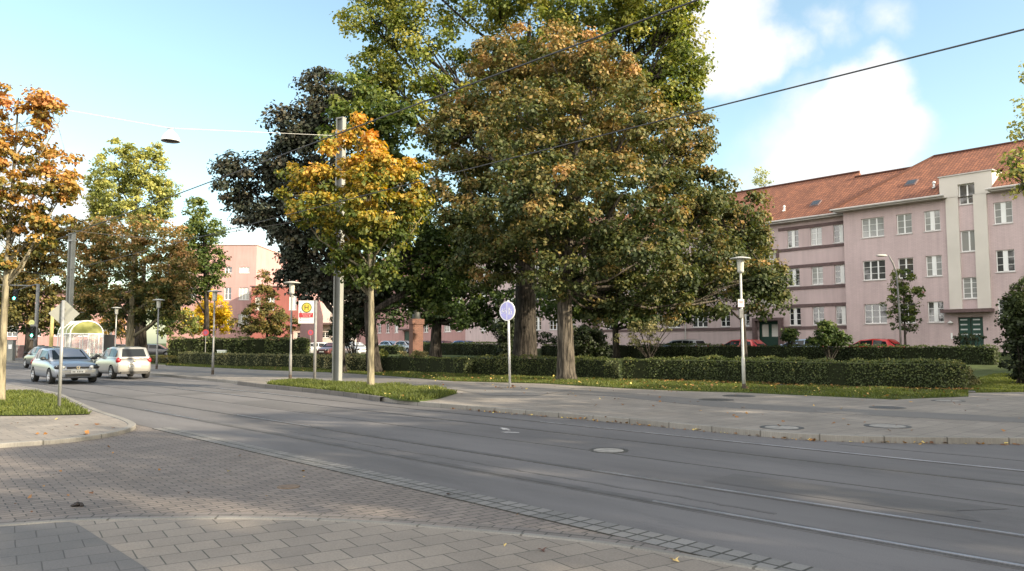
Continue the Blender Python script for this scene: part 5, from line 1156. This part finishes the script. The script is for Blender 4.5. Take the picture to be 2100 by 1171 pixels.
shrub(1035, 730, 50, [(1037, 690, 20, 45), (1030, 720, 18, 20), (1040, 655, 14, 24)], 'dark ivy bush behind the cycle sign pole', lf_hedge, 150, size=.14, tint=(.1, .2, .2))
shrub(725, 720, 70, [(720, 660, 44, 36), (745, 640, 36, 34), (700, 680, 24, 30)], 'black green yew behind the grey mast', lf_hedge, 260, size=.2, rc=.45, tint=(.03, .15, .2))
shrub(1000, 700, 78, [(1090, 700, 60, 20), (1060, 690, 40, 20)], 'dark shrubs under the oak before the pale pink house', lf_hedge, 120, size=.2, rc=.4, tint=(.1, .2, .2))
shrub(850, 735, 47, [(850, 727, 28, 9), (870, 730, 18, 8)], 'sunlit yellow green shrub below the brick pillar', lf_hedge2, 80, 40, .16, .09, tint=(.75, .2, .2))
shrub(783, 738, 48, [(784, 728, 11, 11)], 'small rounded yellow green shrub beside the dark leaning trunk', lf_yg, 40, 40, .14, .08, tint=(.4, .2, .2))
shrub(2098, 785, 30, [(2092, 650, 34, 45), (2100, 720, 48, 62), (2150, 680, 80, 90), (2085, 625, 22, 24), (2120, 600, 40, 34)], 'tall dark bush with yellowish top at the right edge', lf_hedge, 520, 48, .24, .11, tint=(.16, .75, .22))
shrub(1995, 705, 47, [(1990, 692, 30, 8), (1975, 698, 26, 8)], 'low flowering plants right of the green front door', lf_hedge, 40, 30, .18, .1, tint=(.1, .2, .2))
shrub(1570, 700, 66, [(1570, 360, 16, 14), (1560, 345, 10, 14)], 'treetop', lf_yg, 5) if False else None
simple(1566, 700, 92, [(1566, 378, 24, 16), (1560, 362, 14, 20), (1600, 395, 30, 12)], 'thin yellowish treetop peeping over the orange roof ridge', lf_yg, bk_grey, .18, 40, 22, .6, .2, (.5, .3, .3), fork=.6)
# tree just outside the frame on the right whose twigs reach in
x, y = 15.4, 20.0
Lr = [(2110, 245, 36, 45, 0), (2092, 270, 26, 18, 0), (2100, 340, 45, 36, 0), (2080, 355, 28, 16, 0), (2110, 375, 40, 26, 0), (2200, 260, 90, 90, 0), (2220, 380, 110, 80, 0), (2170, 150, 60, 80, .5), (2260, 120, 90, 90, 1)]
tree('birch_tree', 'yellow green leafed twigs reaching in at the upper right edge', (x, y, .1), plobes(Lr, 20.0, .9), .16, 280, 34, .26, .095, lf_yg, bk_grey, (.55, .3, .5), None, fork=.4, top=8.6)
# --- trees of the street out of view on the right: they shade the carriageway
def offtree(x, y, h, r, n, proto=None, z0=2.6):
    lb = [(x+r*.5*cos(a), y+r*.5*sin(a), z0+(h-z0)*f, r*.62, r*.62, (h-z0)*.26) for a, f in ((.3, .25), (1.9, .35), (3.4, .22), (4.9, .4), (1, .62), (3, .68), (5, .6))]+[(x, y, h-(h-z0)*.16, r*.5, r*.5, (h-z0)*.18)]
    n = int(n*(.95 if y < 9 else .62))
    return tree('street_tree', 'green street tree out of view on the right side of the road', (x, y, 0), lb, .3, n, 34, .7, .42, lf_mid, bk_dark, (.4, .3, .3), 'street trees shading the road', fork=.3)
OFF = [(19, -13.5, 14.5, 4.6, 360), (24, -8.5, 17.5, 5.0, 430), (28, -3.5, 17.3, 5.2, 460), (27, 2.5, 16.2, 5.0, 430), (30, 8, 16.2, 5.2, 430), (31.5, 13.5, 14, 4.6, 330), (20.5, 7.0, 9.0, 3.4, 220), (17, -9, 9.0, 3.6, 260), (36, 18.5, 13.5, 4.8, 300), (41, 26, 12.5, 5, 260)]
for q in OFF: offtree(*q)
# ---------------------------------------------------------------- hedges
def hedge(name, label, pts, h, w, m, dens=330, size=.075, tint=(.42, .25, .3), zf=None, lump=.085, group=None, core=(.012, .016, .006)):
    """pts: front bottom edge (world xy); hedge body extends away from the viewer"""
    V2 = [Vector(p[:2]) for p in pts]; zf = zf or (lambda x, y: max(.1, H(x, y)+.01))
    mid = sum(V2, Vector((0, 0)))/len(V2); r = thing(name, label, 'hedge', (mid.x, mid.y, zf(mid.x, mid.y)), 0, group)
    b = MB(); vs = []; ns = []
    for i, p in enumerate(V2):
        d = (V2[min(i+1, len(V2)-1)]-V2[max(i-1, 0)]).normalized(); nn = Vector((-d.y, d.x)); 
        if nn.y < 0: nn = -nn
        ns.append(nn)
    for p, nn in zip(V2, ns):
        z = zf(p.x, p.y); a = p+nn*.07; c = p+nn*(w-.07); vs += [(a.x, a.y, z-.05), (a.x, a.y, z+h-.08), (c.x, c.y, z+h-.08), (c.x, c.y, z-.05)]
    n = len(V2); fs = [(i*4+j, i*4+j+1, (i+1)*4+j+1, (i+1)*4+j) for i in range(n-1) for j in range(3)]+[(0, 1, 2, 3), tuple((n-1)*4+j for j in range(4))]
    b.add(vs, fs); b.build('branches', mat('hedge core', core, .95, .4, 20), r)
    P3 = []; N3 = []; Tn = []
    for i in range(n-1):
        a, c = V2[i], V2[i+1]; L = (c-a).length; nf = int(L*h*dens); nt_ = int(L*w*dens*.8)
        for cnt, kind in ((nf, 0), (nt_, 1), (nf//4, 2)):
            u = RNG.random(cnt)
            for uu in u:
                p = a.lerp(c, uu); nn = ns[i].lerp(ns[i+1], uu); z = zf(p.x, p.y); lum = lump*(sin(p.x*1.9+p.y*2.3)+.8*sin(p.x*4.7-p.y*3.1)+.5*sin(p.x*9+p.y*7))
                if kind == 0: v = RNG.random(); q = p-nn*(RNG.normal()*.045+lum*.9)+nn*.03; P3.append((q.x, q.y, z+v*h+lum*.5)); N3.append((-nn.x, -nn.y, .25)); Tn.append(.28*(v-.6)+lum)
                elif kind == 1: q = p+nn*RNG.random()*w; P3.append((q.x, q.y, z+h+RNG.normal()*.025+lum*.7)); N3.append((0, 0, 1)); Tn.append(.16+lum)  # tint pales upwards and on top, a lit look put into leaf colour
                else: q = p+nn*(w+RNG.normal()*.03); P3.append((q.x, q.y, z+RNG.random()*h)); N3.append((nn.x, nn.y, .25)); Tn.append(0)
    for e, sg in ((0, -1), (n-1, 1)):
        d = (V2[1]-V2[0]).normalized() if e == 0 else (V2[-1]-V2[-2]).normalized()
        for k in range(int(h*w*dens*1.3)):
            q = V2[e]+ns[e]*RNG.random()*w+d*sg*(RNG.normal()*.05); P3.append((q.x, q.y, zf(q.x, q.y)+RNG.random()*h)); N3.append((d.x*sg, d.y*sg, .2)); Tn.append(.05)
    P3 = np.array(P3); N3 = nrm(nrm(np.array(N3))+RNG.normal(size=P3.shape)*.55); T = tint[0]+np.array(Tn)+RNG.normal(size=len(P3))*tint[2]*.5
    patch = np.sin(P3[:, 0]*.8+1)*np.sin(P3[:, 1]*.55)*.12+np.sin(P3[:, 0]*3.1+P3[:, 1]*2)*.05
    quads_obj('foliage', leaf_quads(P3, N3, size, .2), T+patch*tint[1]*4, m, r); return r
def gl(L, z=.12, n=4): return smooth_line([G(x, y, z) for x, y in L], n)
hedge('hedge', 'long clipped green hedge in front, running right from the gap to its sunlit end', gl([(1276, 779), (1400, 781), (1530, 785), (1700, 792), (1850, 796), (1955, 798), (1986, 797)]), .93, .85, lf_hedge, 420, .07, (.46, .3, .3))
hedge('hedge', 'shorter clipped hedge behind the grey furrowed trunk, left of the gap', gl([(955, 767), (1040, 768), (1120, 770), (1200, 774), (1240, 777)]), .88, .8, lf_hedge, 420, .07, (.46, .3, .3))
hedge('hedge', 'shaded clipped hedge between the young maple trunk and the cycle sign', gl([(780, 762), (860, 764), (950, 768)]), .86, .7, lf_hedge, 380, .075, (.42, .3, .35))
hedge('shrub_border', 'loose yellowish shrub border behind the grey mast and bus stop', gl([(640, 757), (700, 760), (770, 762)]), .82, .7, lf_hedge2, 300, .09, (.50, .5, .35), lump=.12)
hedge('shrub_border', 'long low grey green shrub border along the far footway at the left', gl([(365, 746), (440, 750), (540, 753), (636, 756)]), .86, .8, lf_hedge2, 230, .10, (.22, .4, .3), lump=.06)
hedge('hedge', 'very low brown hedge at the far left behind the lamp', gl([(296, 742), (350, 745)]), .45, .8, lf_olive, 180, .10, (.3, .3, .3))
shrub(1962, 797, 29.3, [(1955, 772, 22, 24), (1978, 775, 20, 22), (1965, 757, 22, 12), (1990, 783, 12, 14)], 'bushy sunlit yellow green end of planting at the right tip of the front hedge', lf_hedge2, 150, 45, .17, .085, tint=(.42, .5, .35))
# rear hedge line before the houses
def fl(k0, k1, off, n=12): return [F(k, off, 0)[:2] for k in np.linspace(k0, k1, n)]
hedge('hedge', 'rear clipped hedge before the pink houses, on the right', fl(-10.5, 26, 8.6, 18), 1.0, .9, lf_hedge, 230, .10, (.34, .3, .3))
hedge('hedge', 'dark rear hedge in the shade under the trees', fl(26.4, 44, 10.6, 8), 1.15, .9, lf_hedge, 170, .12, (.22, .2, .25))
hedge('hedge', 'rear hedge before the dark blue and silver parked cars', fl(44.6, 66, 12.2, 8), .9, .9, lf_hedge, 130, .14, (.35, .3, .3))
hedge('hedge', 'rear hedge before the white estate car', fl(66.6, 74, 14.2, 6), .8, .9, lf_hedge, 130, .14, (.30, .3, .3))
# tall clipped bush before the tower
pts = [P(x, 720, 74)[:2] for x in (345, 400, 450, 500, 560, 618)]
hedge('bush', 'tall dark clipped bush mass before the pink block and yellow tree', pts, 1.95, 3.0, lf_hedge, 95, .17, (.38, .35, .3), lump=.14)
# ---------------------------------------------------------------- grass, litter
def scatter_poly(poly, n):
    Pp = np.array([p[:2] for p in poly]); lo, hi = Pp.min(0), Pp.max(0); out = []
    while sum(len(o) for o in out) < n:
        q = RNG.uniform(lo, hi, (n*2, 2)); ins = np.zeros(len(q), bool); j = len(Pp)-1
        for i in range(len(Pp)):
            c = ((Pp[i, 1] > q[:, 1]) != (Pp[j, 1] > q[:, 1])) & (q[:, 0] < (Pp[j, 0]-Pp[i, 0])*(q[:, 1]-Pp[i, 1])/(Pp[j, 1]-Pp[i, 1]+1e-12)+Pp[i, 0]); ins ^= c; j = i
        out.append(q[ins])
    return np.concatenate(out)[:n]
def grass(name, poly, n, z, h, label, m=lf_grass, tint=(.45, .3), wd=.018):
    q = scatter_poly(poly, n); a = RNG.uniform(0, 2*pi, n); hh = h*RNG.uniform(.4, 1.5, n)*(1+.5*np.sin(q[:, 0]*2.1)*np.sin(q[:, 1]*1.7)); dx = np.stack([np.cos(a), np.sin(a)], 1)*wd
    ln = RNG.normal(size=(n, 2))*(hh*.45)[:, None]; zz = np.full(n, z) if not callable(z) else np.array([z(*p) for p in q])
    base = np.stack([q[:, 0], q[:, 1], zz-.004], 1); V = np.zeros((n, 4, 3)); V[:, 0, :] = base; V[:, 1, :] = base; V[:, 0, :2] -= dx; V[:, 1, :2] += dx
    V[:, 2, :] = base; V[:, 2, :2] += ln+dx*.25; V[:, 2, 2] += hh; V[:, 3, :] = base; V[:, 3, :2] += ln-dx*.25; V[:, 3, 2] += hh
    T = tint[0]+RNG.normal(size=n)*tint[1]*.5+.15*np.sin(q[:, 0]*1.3+2)*np.sin(q[:, 1]*.9)
    o = quads_obj(name, V, T, m); o['kind'] = 'stuff'; return o
grass('grass', ipoly, 26000, .135, .10, 'island')
grass('grass', [p for p in grassL], 26000, .078, .07, 'left')
grass('grass', vpoly, 60000, .122, .055, 'verge', tint=(.36, .35))
lr = [G(x, y, .12) for x, y in ((1990, 790), (2000, 803), (2130, 803), (2130, 786), (2060, 775), (2010, 778))]
grass('grass', lr, 16000, lambda x, y: H(x, y), .05, 'lawn', tint=(.5, .3))
def litter(name, poly, n, z, size, tint=.5):
    q = scatter_poly(poly, n); zz = np.full(n, z) if not callable(z) else np.array([z(*p) for p in q]); pos = np.stack([q[:, 0], q[:, 1], zz+RNG.uniform(.006, .02, n)], 1)
    nn = nrm(np.array([0, 0, 1.])+RNG.normal(size=(n, 3))*.35); o = quads_obj(name, leaf_quads(pos, nn, size, 0, 1.0), np.clip(tint+RNG.normal(size=n)*.3, 0, 1), lf_litter); o['kind'] = 'stuff'; return o
litter('fallen_leaves', vpoly, 900, .14, .09, .6); litter('fallen_leaves', ipoly, 140, .18, .08, .8)
hb = [G(x, y, .12) for x, y in ((1276, 781), (1530, 788), (1700, 795), (1950, 801), (2010, 800), (1990, 796), (1850, 794), (1700, 790), (1530, 783), (1276, 778))]
litter('fallen_leaves', hb, 1500, .13, .09, .35)
litter('fallen_leaves', [G(x, y, .1) for x, y in ((780, 775), (1120, 790), (1500, 806), (2100, 812), (2300, 880), (2100, 899), (1650, 890), (1400, 870), (1000, 836), (860, 824))], 110, .108, .08, .35)
litter('fallen_leaves', [(p[0]-.0, p[1]-.0) for p in k2[8:60]]+[(p[0]-.12, p[1]-.22) for p in reversed(k2[8:60])], 420, .004, .07, .45)
litter('fallen_leaves', [G(x, y, 0) for x, y in ((-100, 930), (250, 900), (700, 960), (1500, 1140), (900, 1075), (500, 1055), (0, 1065))], 26, .002, .05, .35)
litter('fallen_leaves', [G(x, y, .1) for x, y in ((-100, 905), (150, 895), (240, 875), (180, 852), (-100, 856))], 16, .065, .09, .4)
litter('fallen_leaves', [G(x, y, .1) for x, y in ((1020, 793), (1070, 793), (1075, 798), (1020, 798))], 26, .108, .08, .3)
def leafshape(px, py, z, size, label, col, ang):
    g = G(px, py, z); b = MB(); pts = []
    for i in range(15):
        a = ang+2*pi*i/15; rr_ = size*((1.0 if i % 3 == 0 else .48)); pts.append((g[0]+rr_*cos(a), g[1]+rr_*sin(a), g[2]+.012+.02*sin(a*2+1)*(rr_/size)))
    b.add([(g[0], g[1], g[2]+.008)]+pts, [(0, i+1, (i+1) % 15+1) for i in range(15)]); o = b.build('fallen_leaf', mat(label[:18], col, .7, .3, 20)); tag(o, label, 'fallen leaf')
leafshape(1384, 1150, .034, .045, 'yellow maple leaf lying on the footway slabs at the bottom right', (.50, .36, .14), .4)
leafshape(1112, 1129, .034, .045, 'crumpled dark brown leaf lying on the footway slabs', (.08, .035, .025), .1)
leafshape(1035, 1119, .034, .018, 'tiny yellow leaf left of the crumpled brown leaf', (.55, .42, .15), .9)
SKYT=(1.8,1.85,1.6); EXPO=1.34
# ================================================================ CAMERA, SUN, SKY
cam = bpy.data.cameras.new('camera'); co = bpy.data.objects.new('camera', cam); COL.objects.link(co)
cam.sensor_width = 36; cam.lens = FPX/2100*36; cam.clip_end = 3000; cam.clip_start = 0.05
co.location = (0, 0, CH); co.rotation_euler = (pi/2+TH, 0, 0); SC.camera = co
SUN_AZ, SUN_EL = radians(117), radians(24)
sl = bpy.data.lights.new('sun', 'SUN'); sl.energy = 4.8; sl.angle = radians(0.53); sl.color = (1.0, 0.85, 0.63)
so = bpy.data.objects.new('sun', sl); COL.objects.link(so)
d = Vector((sin(SUN_AZ)*cos(SUN_EL), cos(SUN_AZ)*cos(SUN_EL), sin(SUN_EL))); so.rotation_euler = d.to_track_quat('Z', 'Y').to_euler(); so.location = d*100
W_ = SC.world; W_.use_nodes = True; nt = W_.node_tree; nt.nodes.clear()
out = nt.nodes.new('ShaderNodeOutputWorld'); bg = nt.nodes.new('ShaderNodeBackground'); sky = nt.nodes.new('ShaderNodeTexSky')
sky.sky_type = 'NISHITA'; sky.sun_disc = False; sky.sun_elevation = SUN_EL; sky.sun_rotation = SUN_AZ; sky.air_density = 1.0; sky.dust_density = 1.5; sky.ozone_density = 1.0
bg.inputs['Strength'].default_value = 0.076
tc = nt.nodes.new('ShaderNodeTexCoord')
def cdir(px, py): return Vector(ray(px, py)).normalized()
no = N(nt, 'ShaderNodeTexNoise'); no.inputs['Scale'].default_value = 5.5; no.inputs['Detail'].default_value = 7; no.inputs['Roughness'].default_value = 0.55
nt.links.new(tc.outputs['Generated'], no.inputs['Vector'])
sub = N(nt, 'ShaderNodeVectorMath', operation='SUBTRACT'); sub.inputs[1].default_value = (.5, .5, .5); nt.links.new(no.outputs['Color'], sub.inputs[0])
ma = N(nt, 'ShaderNodeVectorMath', operation='MULTIPLY_ADD'); ma.inputs[1].default_value = (.17, .17, .17); nt.links.new(sub.outputs[0], ma.inputs[0]); nt.links.new(tc.outputs['Generated'], ma.inputs[2])
cur = None
CL = [(cdir(px, py), r, q) for px, py, r, q in ((1500, 60, 100, 60), (1590, 90, 55, 50), (1450, 105, 70, 50), (1770, 230, 95, 45), (1700, 300, 110, 90), (1830, 290, 80, 60), (1600, 340, 90, 130), (1760, 370, 130, 100), (1700, 45, 22, 60), (1790, 48, 14, 70),
      (60, 440, 90, 120), (170, 425, 60, 90), (-150, 420, 150, 120), (500, 540, 70, 130), (2500, 350, 200, 120), (-700, 250, 200, 120))]
CL += [(Vector(v).normalized(), r*FPX, q*FPX) for v, r, q in (((-.3, -1, .55), .55, .25), ((.8, -.7, .9), .4, .25), ((-1, -.3, .35), .4, .2), ((-.6, .1, 1.2), .28, .2), ((-.2, -.5, .12), .35, .2), ((1.2, .3, .7), .25, .2))]  # unseen clouds added behind the camera and overhead to light the shade
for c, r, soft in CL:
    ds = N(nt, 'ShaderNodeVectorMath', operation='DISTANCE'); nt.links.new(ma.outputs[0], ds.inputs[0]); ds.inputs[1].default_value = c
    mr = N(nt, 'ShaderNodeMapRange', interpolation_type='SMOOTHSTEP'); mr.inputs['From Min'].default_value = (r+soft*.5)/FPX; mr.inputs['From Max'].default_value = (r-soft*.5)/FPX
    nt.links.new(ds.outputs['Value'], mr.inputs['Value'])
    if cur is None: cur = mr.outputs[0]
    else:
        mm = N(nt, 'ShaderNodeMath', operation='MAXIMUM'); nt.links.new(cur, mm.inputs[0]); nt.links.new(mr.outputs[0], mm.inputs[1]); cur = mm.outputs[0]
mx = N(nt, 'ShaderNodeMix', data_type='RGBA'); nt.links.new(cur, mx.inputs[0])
# added clouds out of view are made brighter than visible ones, lifting the shade
sx = N(nt, 'ShaderNodeSeparateXYZ'); nt.links.new(tc.outputs['Generated'], sx.inputs[0])
cm = N(nt, 'ShaderNodeMapRange'); cm.inputs['From Min'].default_value = .1; cm.inputs['From Max'].default_value = .75; nt.links.new(sx.outputs['Y'], cm.inputs['Value'])
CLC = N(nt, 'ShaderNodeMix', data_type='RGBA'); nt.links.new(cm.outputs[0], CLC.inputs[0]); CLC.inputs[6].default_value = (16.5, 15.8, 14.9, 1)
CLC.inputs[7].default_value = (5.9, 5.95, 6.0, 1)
tint = N(nt, 'ShaderNodeMix', data_type='RGBA', blend_type='MULTIPLY'); tint.inputs[0].default_value = 1; tint.inputs[7].default_value = (SKYT[0], SKYT[1], SKYT[2], 1)
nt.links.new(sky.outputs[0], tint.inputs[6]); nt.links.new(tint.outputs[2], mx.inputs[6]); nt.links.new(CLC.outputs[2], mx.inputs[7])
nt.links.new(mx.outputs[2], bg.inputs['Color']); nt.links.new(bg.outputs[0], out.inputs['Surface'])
SC.view_settings.view_transform = 'Standard'; SC.view_settings.look = 'None'; SC.view_settings.gamma = 1; SC.view_settings.exposure = EXPO
SC.render.resolution_x = 1024; SC.render.resolution_y = 571
SC.render.engine = 'CYCLES'
